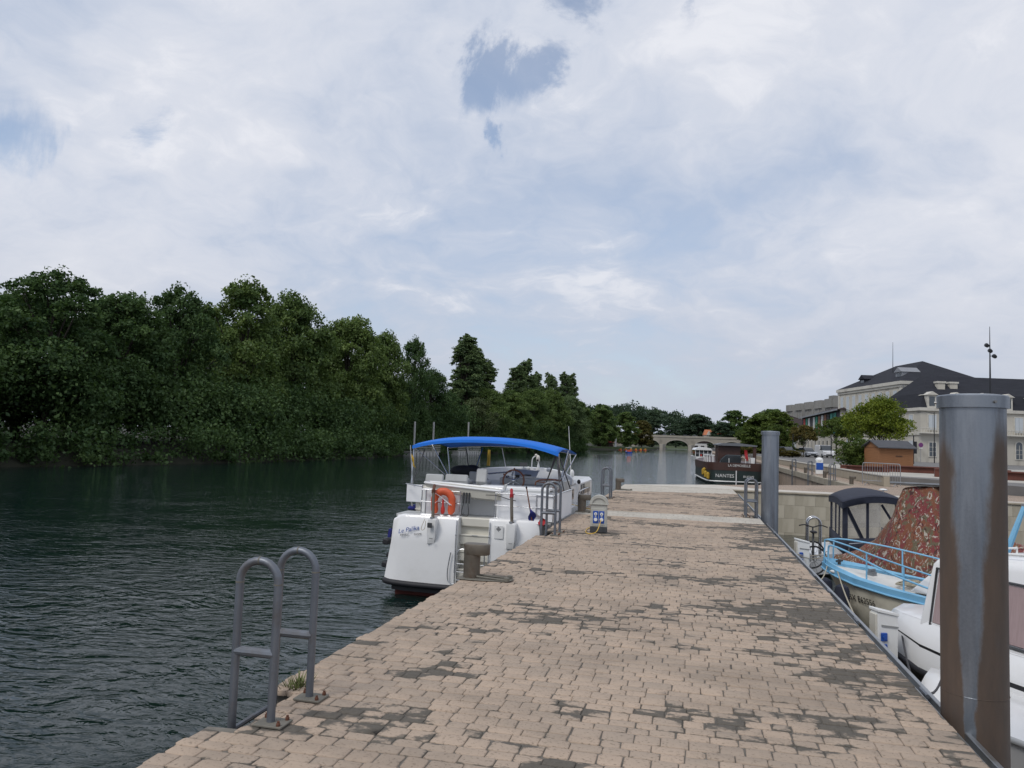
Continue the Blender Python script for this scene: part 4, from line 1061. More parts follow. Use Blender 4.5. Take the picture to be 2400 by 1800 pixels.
for i, (k, x, y, h, r, lb, mt) in enumerate(ROW):
    tree(k, (x, y, -.6), h, r, i*1.37, lb, mt, G, 11 if k == 'pale' else 18, 5.0 if k == 'pale' else 6.0)
BACK = [(-60, 47, 12, 'back-row tree behind the gap beside the left edge of the photo'), (-60, 58, 14, 'back-row tree glimpsed between the first two high crowns'), (-61, 71, 15.5, 'back-row tree behind the treetop notch'), (-61, 85, 17, 'back-row tree between the highest crown and its right neighbour'),
        (-60, 98, 17, 'back-row tree behind the broad bright-topped crown'), (-59, 112, 17, 'back-row tree behind the flat bright crown'), (-58, 126, 15.5, 'back-row tree behind the thin see-through tree'), (-57, 141, 12.5, 'back-row tree where the left-hand row steps down')]
for i, (x, y, h, lb) in enumerate(BACK): tree(('ash_c', 'ash_a')[i % 2], (x, y, -.3), h, 7.2, i*2.3+1, lb, 'leaf_dark', 'back row of trees on the far bank')
POP = [(-52, 172, 27.2, 3.6, 'tallest pointed poplar rising above the far bank'), (-52.5, 181, 26, 3.4, 'poplar touching the right side of the tallest one'), (-53, 193, 24, 3.6, 'rounded poplar at the right end of the tallest clump'),
       (-52, 226, 25.0, 3.6, 'first poplar of the middle clump behind the far bank'), (-52, 238, 28.6, 3.4, 'highest poplar of the middle clump behind the far bank'), (-52, 257, 26.2, 2.5, 'thin low poplar between the middle and the right-hand clumps'),
       (-52, 283, 28.2, 3.2, 'left poplar of the small right-hand pair of clumps'), (-51, 310, 31.0, 3.4, 'poplar in the middle of the right-hand clump'), (-51, 326, 32.0, 3.2, 'rightmost poplar behind the far bank')]
for i, (x, y, h, r, lb) in enumerate(POP):
    tree('poplar', (x, y, -.5), h, r, i*1.3, lb, 'leaf_poplar', 'poplars behind the far bank', 26, 2.4, 'poplar_tree')
# undergrowth hanging over the waterline: one dark mass
lob = []; q_ = random.Random(5)
for (x0, y0), (x1, y1) in zip(LB[1:11], LB[2:12]):
    n = max(2, int(math.hypot(x1-x0, y1-y0)/1.7))
    for k in range(n):
        u = k/n; x = x0+(x1-x0)*u; y = y0+(y1-y0)*u
        if y < 20: continue
        r = q_.uniform(1.5, 2.6)
        lob.append((x-1.0+q_.uniform(-.9, .9), y, q_.uniform(-.7, 1.0), r, r, r*q_.uniform(.7, 1.2)))
        lob.append((x+.1+q_.uniform(-.4, .4), y+.8, -1.0+q_.uniform(-.2, .2), 1.1, 1.1, .8))
        lob.append((x-4.0+q_.uniform(-1.2, 1), y+1, q_.uniform(2.2, 5.5), r*1.35, r*1.35, r*1.4))
        lob.append((x-15+q_.uniform(-3, 3), y, q_.uniform(.0, 4.5), 2.8, 2.8, 2.6))
ug = put('undergrowth', leaves_mesh('undergrowth', lob, 330000, .36, 31, clump=.5, hang=.4), 'leaf_dark'); stuff(ug)
tag(ug, 'dark tangle of bushes hanging over the waterline of the far bank', 'undergrowth')
# far trees past the point, beyond the bridge and on the right bank
FAR = [('far_a', -47, 320, 19, 7.5, 'tree on the far lawn just right of the river point', 'leaf_mid'), ('far_b', -40, 345, 20, 7.5, 'tree over the red awning on the far lawn', 'leaf_mid'), ('far_a', -42, 372, 19, 8, 'second tree along the far lawn towards the bridge', 'leaf_mid'),
       ('far_b', -33, 392, 18.5, 8, 'third tree along the far lawn towards the bridge', 'leaf_mid'), ('far_a', -27, 430, 15, 6.5, 'brownish tree at the left foot of the stone bridge', 'leaf_autumn'),
       ('far_a', 4, 545, 24, 14, 'wide round tree behind the middle of the stone bridge', 'leaf_far'), ('far_b', 27, 520, 27, 13, 'tall tree behind the orange-roofed house', 'leaf_mid'), ('far_b', 18, 505, 18, 9, 'tree immediately left of the orange-roofed house', 'leaf_far'),
       ('far_b', -25, 508, 21, 9.5, 'dense tree beyond the left end of the stone bridge', 'leaf_far'), ('far_a', -12, 600, 18, 11, 'tree seen above the left arch of the stone bridge', 'leaf_far'), ('far_b', 44, 470, 26, 13, 'tall tree right of the orange-roofed house', 'leaf_mid'),
       ('far_a', 14.5, 176, 9.2, 4.6, 'bushy quay tree left of the grey pile, behind the brown barge', 'leaf_street'), ('far_b', 17.5, 166, 9.8, 4.4, 'bushy quay tree directly behind the grey pile', 'leaf_street'), ('far_a', 16, 205, 9.0, 4.8, 'rearmost bushy quay tree, left of the pair by the grey pile', 'leaf_street')]
for i, (k, x, y, h, r, lb, mt) in enumerate(FAR):
    tree(k, (x, y, 0), h, r, i*1.9, lb, mt, 'distant trees around the bridge' if y > 300 else 'quay trees', 18, 6.2)
# wooded hill far behind
lob = []
for k in range(520):
    x = q_.uniform(-260, 160); y = q_.uniform(620, 900); 
    hz = 24*math.exp(-((x+62)/95)**2)+8+(y-620)*.012
    hz *= 1 if x < 40 else .85
    r = q_.uniform(6, 9); lob.append((x, y, hz*q_.uniform(.72, 1.0)-3, r, r, r*.85))
hl = put('wooded_hill', leaves_mesh('wooded_hill', lob, 110000, 1.9, 41, clump=.45), 'leaf_far'); stuff(hl); tag(hl, 'dark wooded hill behind the stone bridge', 'woods')
MBh = MB(); MBh.grid(lambda u, v: (-700+1400*u, 640+600*v, -2+(15*math.exp(-((-700+1400*u+75)/90)**2)+1)*min(1, v*3)), 40, 12)
struct(MBh.build('hill', 'lawn', recalc=False, smooth=80))

# ================================================================== BOATS IN THE BASIN
M('paint_blue', (.20, .46, .68), .4, var=.07, vs=4, dirt=(.10, .28, .45), ds=3, da=.4)
M('hull_cream', (.66, .63, .53), .4, var=.06, vs=1.5, dirt=(.30, .28, .22), ds=1.5, da=.5)
M('deck_white', (.68, .68, .65), .6, var=.06, vs=3, dirt=(.45, .43, .38), ds=3, da=.5)
M('vinyl_clear', (.55, .53, .52), .12, var=.1, vs=3, alpha=.28)
M('dark_blue_cloth', (.020, .024, .042), .85, var=.25, vs=6, bump=.006, bs=10)
M('curtain_pink', (.36, .27, .27), .25, var=.12, vs=8, stretch=(6, 6, .4))
def camo():
    m = bpy.data.materials.new('camo_tarp'); m.use_nodes = True; nt = m.node_tree; q = NT(nt); b = nt.nodes['Principled BSDF']
    tc = q.n('ShaderNodeTexCoord').outputs['Object']
    v = q.scale(tc, (1, 1, .6))
    n2 = q.noise(q.vmath('ADD', v, (5, 2, 1)), 3.2, 4, .6, .8)
    c = q.mix(q.ramp(n2, .44, .54), (.165, .032, .034), (.17, .062, .032))
    n1 = q.noise(v, 6.5, 4, .62, 1.4); c = q.mix(q.math('MULTIPLY', q.ramp(n1, .53, .57), .9), c, (.105, .095, .055))
    n3 = q.noise(q.vmath('ADD', v, (1, 8, 3)), 8.5, 4, .62, 2.4); c = q.mix(q.ramp(n3, .575, .60), c, (.37, .33, .28))
    n4 = q.noise(q.vmath('ADD', v, (9, 9, 9)), 7.5, 4, .6, 2.0); c = q.mix(q.ramp(n4, .60, .625), c, (.055, .018, .018))
    nt.links.new(c, b.inputs['Base Color']); b.inputs['Roughness'].default_value = .85
    bp = q.n('ShaderNodeBump', i_Strength=.5, i_Distance=.03); nt.links.new(q.noise(q.scale(tc, (1, 1, .25)), 5, 3, .6), bp.inputs['Height']); nt.links.new(bp.outputs[0], b.inputs['Normal'])
    MATS['camo_tarp'] = m
camo()
BRZ = math.atan2(-.72, .69)*0
def boat_frame(name, label, bow, ax, cat='boat', group='boats moored bow-on in the basin'):
    """local +y runs from bow towards the stern, +x is the side nearer the camera"""
    rz = math.atan2(ax[1], ax[0])-math.pi/2
    return thing(name, label, cat, (bow[0], bow[1], WATER), rz, group)
def hull_loft(secs):
    """secs: (y, half beam at sheer, sheer z, half beam at waterline, keel z, stem shift)"""
    rg = []
    for (y, hb_, sz, hw, kz) in secs:
        rg.append([(-hb_, y, sz), (-(hb_*.55+hw*.45), y, sz*.5+.05), (-hw, y, .02), (0, y, kz), (hw, y, .02), (hb_*.55+hw*.45, y, sz*.5+.05), (hb_, y, sz)])
    return rg
AX = (.72, -.69)
# ---- blue and cream boat
bb_ = boat_frame('motorboat', 'cream motorboat with sky-blue gunwale and bow rail in front of the red tarp boat', (2.50, 16.02), AX)
secs = [(0, .02, 1.10, .01, .75), (.25, .24, 1.08, .10, .25), (.6, .46, 1.05, .28, -.05), (1.1, .66, 1.00, .50, -.2), (1.8, .80, .96, .68, -.25), (2.8, .86, .92, .68, -.25), (4.2, .86, .90, .70, -.25), (5.0, .82, .90, .68, -.22)]
def stem_shift(rg, k): return [[(p[0], p[1]+max(0, (1.1-p[2]))*k*max(0, 1-i/3), p[2]) for p in r_] for i, r_ in enumerate(rg)]
rg = stem_shift(hull_loft(secs), .75)
MB().loft(rg, ring_closed=False, cap=False).build('hull', 'hull_cream', bb_, smooth=50, recalc=False)
band = MB()
for s_ in (0, 6):
    sg = -1 if s_ == 0 else 1
    band.loft([[(r_[s_][0]+sg*.012, r_[s_][1]-.01, r_[s_][2]+.015), (r_[s_][0]+sg*.006, r_[s_][1]-.01, r_[s_][2]-.085), (r_[s_][0]-sg*.03, r_[s_][1]+.02, r_[s_][2]-.085), (r_[s_][0]-sg*.05, r_[s_][1]+.02, r_[s_][2]+.015)] for r_ in rg])
band.build('gunwale_band', 'paint_blue', bb_, smooth=50)
rb = MB()
for s_ in (0, 6):
    sg = -1 if s_ == 0 else 1
    rb.tube([(r_[s_][0]+sg*.02, r_[s_][1]-.01, r_[s_][2]-.095) for r_ in rg], .018, 8)
rb.build('rub_strake', 'paint_blue', bb_, smooth=60)
bul = MB()
for s_ in (0, 6):
    sg = -1 if s_ == 0 else 1
    bul.loft([[(r_[s_][0]-sg*.01, r_[s_][1]+.0, r_[s_][2]+.012), (r_[s_][0]*.94, r_[s_][1]+.01, r_[s_][2]+.10-.018*i), (r_[s_][0]*.90, r_[s_][1]+.03, r_[s_][2]+.10-.018*i), (r_[s_][0]*.92-sg*.02, r_[s_][1]+.04, r_[s_][2]+.012)] for i, r_ in enumerate(rg[:6])])
bul.build('toe_board', 'paint_blue', bb_, smooth=50)
dk = MB(); o = []
for r_ in rg: o.append([(r_[0][0]*.92, r_[0][1]+.05, r_[0][2]-.04), (0, r_[0][1]+.05, r_[0][2]+.0), (r_[6][0]*.92, r_[6][1]+.05, r_[6][2]-.04)])
dk.loft(o, ring_closed=False, cap=False).build('foredeck', 'deck_white', bb_, recalc=False)
rails = MB()
for sg in (-1, 1):
    tops = [(sg*.14, .12, 1.10), (sg*.14, .13, 1.46), (sg*.17, .2, 1.56), (sg*.40, .8, 1.53), (sg*.62, 1.5, 1.44), (sg*.74, 2.3, 1.33), (sg*.77, 2.7, 1.27)]
    rails.tube(smooth_pts(tops, 3), .014, 8)
    low = [(sg*.20, .26, 1.09), (sg*.19, .24, 1.38), (sg*.25, .36, 1.47), (sg*.46, .95, 1.39), (sg*.68, 1.8, 1.20), (sg*.76, 2.5, 1.08)]
    if sg > 0: rails.tube(smooth_pts(low, 3), .017, 8)
    for (x, y, z1, z0) in ((sg*.56, 1.25, 1.47, 1.0), (sg*.70, 2.0, 1.37, .97)): rails.tube([(x, y, z0), (x, y, z1)], .014, 8)
rails.tube([(-.17, .2, 1.56), (.17, .2, 1.56)], .017, 8)
rails.build('bow_rail', 'paint_blue', bb_, smooth=60)
# cuddy cabin with raked screen
cb = MB().loft([[(-.62, 2.05, .96), (.62, 2.05, .96), (.62, 4.1, .94), (-.62, 4.1, .94)], [(-.52, 2.55, 1.50), (.52, 2.55, 1.50), (.52, 4.1, 1.52), (-.52, 4.1, 1.52)], [(-.48, 2.62, 1.56), (.48, 2.62, 1.56), (.48, 4.1, 1.58), (-.48, 4.1, 1.58)]]).build('cabin', 'gelcoat', bb_, bevel=.02)
w = MB()
for sg in (-1, 1): w.prism([(2.42, 1.08), (2.62, 1.44), (3.05, 1.44), (3.10, 1.10)], sg*.606, sg*.55, 'x')
w.loft([[(-.46, 2.10, 1.05), (.46, 2.10, 1.05), (.42, 2.50, 1.48), (-.42, 2.50, 1.48)], [(-.46, 2.16, 1.05), (.46, 2.16, 1.05), (.42, 2.56, 1.48), (-.42, 2.56, 1.48)]])
w.build('window', 'glass_dark', cb)
arm = MB(); arm.tube([(.62, 3.35, 1.2), (.50, 3.6, 2.1), (.40, 3.7, 2.5)], [.05, .045, .035], 8); arm.build('derrick_arm', 'paint_blue', bb_)
arm = MB(); arm.box((.395, 3.7, 2.52), (.06, .06, .05)); arm.build('arm_tip', 'steel_light', bb_)
lettering('BX E62556', .155, 'ink_black', bb_, (.655, 1.22, .66), (R(102), 0, R(71)), 0, 1.04, .92)
b = MB(); q_ = random.Random(9)
for k in range(9):
    c0_ = Vector((q_.uniform(.05, .35), q_.uniform(1.75, 2.02), 1.0)); b.tube([c0_+Vector((.13*math.cos(a)*(1+.1*k % 3), .09*math.sin(a), .005*k)) for a in [2*math.pi*i/10 for i in range(10)]], .012, 5, closed=True)
cr_ = b.build('coiled_rope', 'rope_pale', None); cr_.parent = None; cr_.matrix_world = bb_.matrix_world if False else cr_.matrix_world
cr_.location = bb_.location; cr_.rotation_euler = bb_.rotation_euler; tag(cr_, 'pale coil of rope on the foredeck of the blue and cream boat', 'rope')
b = MB(); b.tube([(-.02, .33, 1.10), (-.02, .33, 1.20)], .03, 8); b.tube([(-.11, .33, 1.17), (.07, .33, 1.17)], .02, 8); b.build('bow_cleat', 'dark_grey', bb_)
b = MB(); b.box((.0, 1.0, 1.04), (.12, .12, .08)); b.box((.0, 1.0, 1.10), (.16, .05, .05)); b.build('deck_cleat', 'steel_light', bb_)
b = MB(); b.ell((.40, .50, 1.02), (.03, .09, .03), 8, 5); b.build('fairlead', 'white_plastic', bb_)

# ---- boat under the red camouflage tarpaulin
tb = boat_frame('covered_boat', 'boat shrouded by a peaked red-brown camouflage tarpaulin', (2.95, 17.95), AX)
secs = [(0, .02, .95, .01, .6), (.4, .40, .93, .12, .1), (1.0, .70, .90, .4, -.15), (2.0, .88, .86, .66, -.2), (3.4, .92, .84, .72, -.2), (5.0, .88, .84, .70, -.2)]
rg = stem_shift(hull_loft(secs), .5)
MB().loft(rg, ring_closed=False, cap=False).build('hull', 'gelcoat', tb, smooth=50, recalc=False)
def tarp(u, v):
    # u along the boat (bow to stern), v from near gunwale over the ridge to the far one
    y = .12+4.7*u
    hbv = float(np.interp(y, [0, .4, 1, 2, 3.4, 5], [.05, .42, .74, .95, 1.0, .95]))
    ridge = float(np.interp(y, [0, .5, 1.0, 1.5, 1.75, 2.35, 2.7, 3.6, 4.9], [.98, 1.13, 1.45, 2.05, 2.58, 2.62, 2.25, 1.75, 1.30]))
    x = (2*v-1); a = abs(x)
    rw = float(np.interp(y, [0, 1.2, 1.75, 2.4, 3.2, 5], [0, .05, .28, .28, .1, .05]))
    z_low = float(np.interp(y, [0, 1, 3, 5], [.90, .80, .78, .78]))-.10
    if a < .25: xx = rw*(a/.25); z = ridge
    else:
        w = (a-.25)/.75; xx = rw+(hbv+.05-rw)*(w**.80); z = ridge+(z_low-ridge)*(w**.92)
        z -= .10*math.sin(math.pi*w)*min(1, ridge-z_low)
    fold = .025*math.sin(y*11+a*3)*a + .018*math.sin(y*23+x*5)*a
    return (math.copysign(xx+fold, x), y+.02*math.sin(x*9), z+.012*math.sin(y*17))
tp_ = MB(); tp_.grid(tarp, 90, 44); tpo = tp_.build('tarpaulin', 'camo_tarp', tb, smooth=60, recalc=False)
bd = MB(); bd.box((.0, 2.05, 2.655), (.74, 1.02, .03), (R(1), R(-3), R(8))); bo_ = bd.build('roof_board', 'steel_light', None, bevel=.004)
bo_.location = tb.location; bo_.rotation_euler = tb.rotation_euler; tag(bo_, 'flat grey board laid on top of the red camouflage tarpaulin', 'board')

# ---- boat with the black canvas enclosure
N_, L_, R_ = Vector((3.85, 21.5)), Vector((3.95, 24.0)), Vector((5.45, 22.75))
kb_ = thing('canopy_boat', 'white boat enclosed by a dark navy canopy with clear side panels', 'boat', (3.85, 21.5, WATER), 0, 'boats moored bow-on in the basin')
l2 = L_-N_; r2 = R_-N_
def Q(a, c, z): p = r2*a+l2*c; return (p.x, p.y, z)
def bil_roof(u, v):
    zr = 1.96+.20*math.sin(math.pi*min(1, max(0, u)))**.8*(.6+.5*v)+.06*math.sin(math.pi*v) - .05*(1-u)
    return Q(-.04+1.09*u, -.04+1.08*v, zr)
rf = MB(); rf.grid(bil_roof, 14, 10); ro = rf.build('canopy_roof', 'dark_blue_cloth', kb_, smooth=60, recalc=False)
md = ro.modifiers.new('cloth', 'SOLIDIFY'); md.thickness = .02; md.offset = 1
val = MB()
for (u0, v0, u1, v1) in ((0, 0, 1, 0), (0, 0, 0, 1), (1, 0, 1, 1)):
    val.loft([[bil_roof(u0+(u1-u0)*i/12, v0+(v1-v0)*i/12), tuple(Vector(bil_roof(u0+(u1-u0)*i/12, v0+(v1-v0)*i/12))-Vector((0, 0, .15))), tuple(Vector(bil_roof(u0+(u1-u0)*i/12, v0+(v1-v0)*i/12))-Vector((-.01, -.01, .15)))] for i in range(13)])
val.build('valance', 'dark_blue_cloth', kb_, smooth=50)
def band_on(a0, c0, z0, a1, c1, z1, w, name='canopy_strip'):
    p0 = Vector(Q(a0, c0, z0)); p1 = Vector(Q(a1, c1, z1)); d = (p1-p0).normalized()
    n = Vector((l2.x, l2.y, 0)) if abs(a0-a1) > 0 or c0 == c1 == 0 else Vector((r2.x, r2.y, 0)); n.normalize()
    sd_ = d.cross(n).normalized()*w/2; t__ = n*.012
    return MB().loft([[p0-sd_-t__, p0+sd_-t__, p0+sd_+t__, p0-sd_+t__], [p1-sd_-t__, p1+sd_-t__, p1+sd_+t__, p1-sd_+t__]]).build(name, 'dark_blue_cloth', kb_)
band_on(.02, 0, .8, .02, 0, 1.9, .13); band_on(.05, 0, 1.78, .34, 0, .92, .10); band_on(.97, 0, .9, .97, 0, 1.9, .11); band_on(.42, 0, .95, .42, 0, 1.9, .07); band_on(.68, 0, 1.85, .92, 0, 1.3, .06)
band_on(0, .35, .9, 0, .32, 1.85, .035); band_on(0, .62, .9, 0, .60, 1.85, .035); band_on(0, .97, .9, 0, .97, 1.9, .06)
sk = MB(); sk.loft([[Q(-.02, 1.02, .62), Q(-.02, 1.02, 1.05)], [Q(-.02, -.02, .55), Q(-.02, -.02, 1.0)], [Q(1.02, -.02, .55), Q(1.02, -.02, .98)], [Q(1.02, 1.02, .62), Q(1.02, 1.02, 1.0)]], ring_closed=False, cap=False)
so_ = sk.build('canopy_skirt', 'dark_blue_cloth', kb_, recalc=False); md = so_.modifiers.new('cloth', 'SOLIDIFY'); md.thickness = .015
for nm, pts4 in (('clear_panel', [Q(.0, .005, 1.0), Q(1, .005, .98), Q(1, .005, 1.95), Q(0, .005, 1.9)]), ('clear_panel', [Q(.005, 0, 1.0), Q(.005, 1, 1.05), Q(.005, 1, 1.95), Q(.005, 0, 1.9)]), ('clear_panel', [Q(0, 1, 1.0), Q(1, 1, 1.0), Q(1, 1, 1.95), Q(0, 1, 1.9)])):
    MB().add(pts4, [(0, 1, 2, 3)]).build(nm, 'vinyl_clear', kb_, recalc=False, smooth=0)
rg = []
for u in (-.55, -.45, 0, .5, 1.2, 1.9, 2.4):
    wv = .50 if u < 1 else .50*(1-.30*(u-1)**1.5); hz = .62+.03*u
    if u < -.5: wv = .44
    rg.append([Q(u, .5-wv, hz), Q(u, .5-wv*.92, .1), Q(u, .5, -.2), Q(u, .5+wv*.92, .1), Q(u, .5+wv, hz)])
MB().loft(rg).build('hull', 'gelcoat', kb_, smooth=50)
b = MB(); b.lathe([(.02, 0), (.02, .05), (.11, .055), (.12, .075), (.05, .10), (.004, .105)], 18, Q(.86, .45, 2.12)); b.build('radar_dome', 'white_plastic', kb_)
b = MB()
for c_ in (-.03, .10):
    pts = [Q(-.62, c_, .5), Q(-.62, c_, 1.40)] + [tuple(Vector(Q(-.62, c_, 1.40))+Vector((.155-.155*math.cos(math.pi*i/10), .0, .16*math.sin(math.pi*i/10)))) for i in range(1, 11)] + [tuple(Vector(Q(-.62, c_, .6))+Vector((.31, 0, 0)))]
    b.tube(pts, .022, 10)
b.build('stern_hoop', 'stainless', kb_, smooth=60)
b = MB(); b.tube([Q(.05, -.15, .5), Q(.05, -.15, .90), Q(.45, -.17, .93), Q(.45, -.17, .5)], .014, 8); b.build('side_rail', 'stainless', kb_)

# ---- bicycle parked against the stern hoops
bi = thing('bicycle', 'black bicycle parked against the chrome hoops beside the far power box', 'bicycle', (2.72, 18.72, WATER+.44), R(20))
b_tyre = [(.31*math.cos(a), 0, .32+.31*math.sin(a)) for a in [2*math.pi*i/28 for i in range(28)]]
for x in (0, .98):
    wl = MB().tube([(p[0]*1.0+x*.45, p[1]+x*.9, p[2]) for p in b_tyre], .020, 8, closed=True).build('wheel', 'black_rubber', bi, smooth=60)
    s_ = MB()
    for i in range(10): a = 2*math.pi*i/10; s_.tube([(x*.45, x*.9, .32), (x*.45+.30*math.cos(a), x*.9, .32+.30*math.sin(a))], .004, 4)
    s_.build('spoke', 'steel_light', wl)
fr = MB(); A_, B_, C_, D_ = (0, 0, .32), (.2, .40, .30), (.12, .24, .78), (.40, .80, .80)
for p_, q2 in ((A_, B_), (A_, C_), (B_, C_), (B_, D_), (C_, D_), (D_, (.44, .88, .32)), (C_, (.11, .22, .90)), (D_, (.39, .78, .98))): fr.tube([p_, q2], .017, 8)
fr.build('frame_tube', 'dark_grey', bi)
MB().ell((.11, .22, .93), (.07, .12, .035), 10, 6).build('saddle', 'black_rubber', bi)
MB().tube(smooth_pts([(.12, .92, 1.0), (.22, .82, 1.03), (.39, .78, .98), (.56, .74, 1.03), (.66, .60, 1.0)]), .014, 8).build('handlebar', 'black_rubber', bi)
MB().tube([(.2+.09*math.cos(a), .40, .30+.09*math.sin(a)) for a in [2*math.pi*i/12 for i in range(12)]], .008, 6, closed=True).build('chainring', 'steel_light', bi)

# ---- white cabin cruiser LR 46050 (partly behind the near pile)
wc = boat_frame('cabin_boat', 'white cabin boat with black rub rail, partly hidden by the near pile', (2.56, 10.62), (.55, -.83))
secs = [(0, .10, 1.28, .02, .7), (.12, .34, 1.28, .1, .3), (.5, .66, 1.26, .3, 0), (1.1, .92, 1.22, .6, -.2), (2.0, 1.08, 1.18, .85, -.25), (3.5, 1.12, 1.15, .95, -.25), (5.5, 1.08, 1.15, .95, -.25)]
rg = stem_shift(hull_loft(secs), .35)
MB().loft(rg, ring_closed=False, cap=False).build('hull', 'black_rubber', wc, smooth=50, recalc=False)
top = MB()
for s_ in (0, 6):
    sg = -1 if s_ == 0 else 1
    top.loft([[(r_[s_][0]*.84, r_[s_][1]+.05, r_[s_][2]+.07+.15*min(1, max(0, r_[s_][1])/.9)), (r_[s_][0]*.98+sg*.008, r_[s_][1], r_[s_][2]-.01), (r_[s_][0]*1.0+sg*.014, r_[s_][1], r_[s_][2]-.24), (r_[s_][0]*.90, r_[s_][1]+.04, r_[s_][2]-.24)] for r_ in rg])
top.build('topside', 'gelcoat', wc, smooth=40)
rr_ = MB()
for s_ in (0, 6):
    sg = -1 if s_ == 0 else 1
    rr_.tube([(r_[s_][0]+sg*.025, r_[s_][1], r_[s_][2]-.27) for r_ in rg], .035, 8)
rr_.build('rub_rail', 'black_rubber', wc, smooth=60)
dk = MB(); dk.loft([[(r_[0][0]*.85, r_[0][1]+.05, r_[0][2]+.065+.15*min(1, max(0, r_[0][1])/.9)), (0, r_[0][1]+.05, r_[0][2]+.11+.15*min(1, max(0, r_[0][1])/.9)), (r_[6][0]*.85, r_[6][1]+.05, r_[6][2]+.065+.15*min(1, max(0, r_[0][1])/.9))] for r_ in rg], ring_closed=False, cap=False); dk.build('foredeck', 'gelcoat', wc, recalc=False, smooth=50)
cab = MB().loft([[(-.74, .92, 1.36), (.74, .92, 1.36), (.90, 3.9, 1.32), (-.90, 3.9, 1.32)], [(-.68, 1.06, 2.08), (.68, 1.06, 2.08), (.80, 3.9, 2.30), (-.80, 3.9, 2.30)], [(-.60, 1.18, 2.17), (.60, 1.18, 2.17), (.74, 3.9, 2.40), (-.74, 3.9, 2.40)]]).build('cabin', 'gelcoat', wc, bevel=.03)
w = MB(); w.loft([[(-.57, 1.005, 1.42), (-.04, 1.005, 1.42), (-.04, 1.19, 1.94), (-.53, 1.19, 1.94)], [(-.57, 1.06, 1.42), (-.04, 1.06, 1.42), (-.04, 1.25, 1.94), (-.53, 1.25, 1.94)]]); w.loft([[(.04, 1.005, 1.42), (.57, 1.005, 1.42), (.53, 1.19, 1.94), (.04, 1.19, 1.94)], [(.04, 1.06, 1.42), (.57, 1.06, 1.42), (.53, 1.25, 1.94), (.04, 1.25, 1.94)]])
w.build('windscreen', 'glass_dark', cab, bevel=.01)
for y0, y1 in ((1.12, 1.75), (1.9, 3.6)):
    k0, k1 = .742+(y0-.92)*.052, .742+(y1-.92)*.052
    MB().loft([[(k0+.008, y0, 1.44), (k1+.008, y1, 1.44), (k1-.045, y1, 2.0), (k0-.045, y0+.05, 2.0)], [(k0-.03, y0, 1.44), (k1-.03, y1, 1.44), (k1-.09, y1, 2.0), (k0-.09, y0+.05, 2.0)]]).build('side_window', 'curtain_pink', cab, bevel=.006)
    MB().tube([(k0+.012, y0-.02, 1.42), (k1+.012, y1+.02, 1.42), (k1-.04, y1+.02, 2.02), (k0-.04, y0+.03, 2.02)], .014, 6, closed=True).build('window_trim', 'dark_grey', cab)
b = MB(); b.tube([(.62, 1.4, 2.24), (.72, 3.6, 2.42)], .014, 8); b.tube([(-.3, 1.3, 2.16), (-.3, 1.3, 2.24), (.5, 1.3, 2.24), (.5, 1.3, 2.16)], .012, 8); b.build('roof_rail', 'white_plastic', wc)
lettering('LR 46050', .17, 'ink_black', wc, (.655, .40, 1.155), (R(94), 0, R(49)), -.15, .95, .62)
b = MB(); b.box((.30, .03, 1.0), (.30, .10, .10), (0, 0, R(40))); b.build('bow_plate', 'steel_light', wc, bevel=.01)
# mushroom fender at its bow
fd = MB().lathe([(.01, 0), (.07, .02), (.105, .10), (.11, .18), (.085, .27), (.035, .34), (.03, .38), (.004, .385)], 16).build('fender', 'white_plastic', None); fd.location = (2.30, 9.95, -.98); tag(fd, 'pear-shaped white fender hanging at the bow of the white cabin boat', 'fender')
MB().tube([(0, 0, .37), (.03, .16, .58)], .008, 6).build('cord', 'rope_pale', fd)
# dark fenders between pontoon and blue boat
for (x, y, lb) in ((2.40, 15.15, 'dark cylindrical fender under the bow of the blue and cream boat, left of the pair'), (2.58, 14.55, 'dark cylindrical fender under the bow of the blue and cream boat, right of the pair')):
    o = MB().lathe([(.02, 0), (.10, .03), (.125, .10), (.125, .45), (.10, .52), (.03, .56)], 14).build('fender', 'dark_blue_cloth', None); o.location = (x, y, -1.22); tag(o, lb, 'fender', 'dark fenders by the pontoon')

# ---- nearest small boat with a foredeck hatch, at the right edge
nb = boat_frame('small_motorboat', 'small white motorboat with a foredeck hatch at the right edge behind the near pile', (2.30, 8.75), AX)
secs = [(0, .16, .95, .03, .5), (.10, .32, .95, .1, .2), (.4, .55, .94, .3, 0), (1.0, .78, .92, .55, -.15), (2.0, .92, .90, .75, -.2), (4.0, .95, .90, .82, -.2)]
rg = stem_shift(hull_loft(secs), .3)
MB().loft(rg, ring_closed=False, cap=False).build('hull', 'gelcoat', nb, smooth=50, recalc=False)
MB().loft([[(r_[0][0]*.97, r_[0][1]+.03, r_[0][2]), (r_[0][0]*.70, r_[0][1]+.06, r_[0][2]+.10), (0, r_[0][1]+.06, r_[0][2]+.16), (r_[6][0]*.70, r_[6][1]+.06, r_[6][2]+.10), (r_[6][0]*.97, r_[6][1]+.03, r_[6][2])] for r_ in rg], ring_closed=False, cap=False).build('foredeck', 'gelcoat', nb, recalc=False, smooth=40)
gm = MB()
for s_ in (0, 6): gm.tube([(r_[s_][0], r_[s_][1], r_[s_][2]) for r_ in rg], .03, 8)
gm.build('gunwale', 'gelcoat_grey', nb, smooth=60)
h_ = MB().bb(-.22, .22, 1.05, 1.5, 1.06, 1.12).build('hatch', 'gelcoat_cream', nb, bevel=.02)
MB().tube(smooth_pts([(-.15, 1.08, 1.12), (-.15, 1.08, 1.19), (.15, 1.08, 1.19), (.15, 1.08, 1.12)]), .012, 8).build('handle', 'stainless', h_)
MB().bb(.45, .7, 1.3, 1.7, 1.0, 1.03).build('vent', 'mid_grey', nb, bevel=.006)
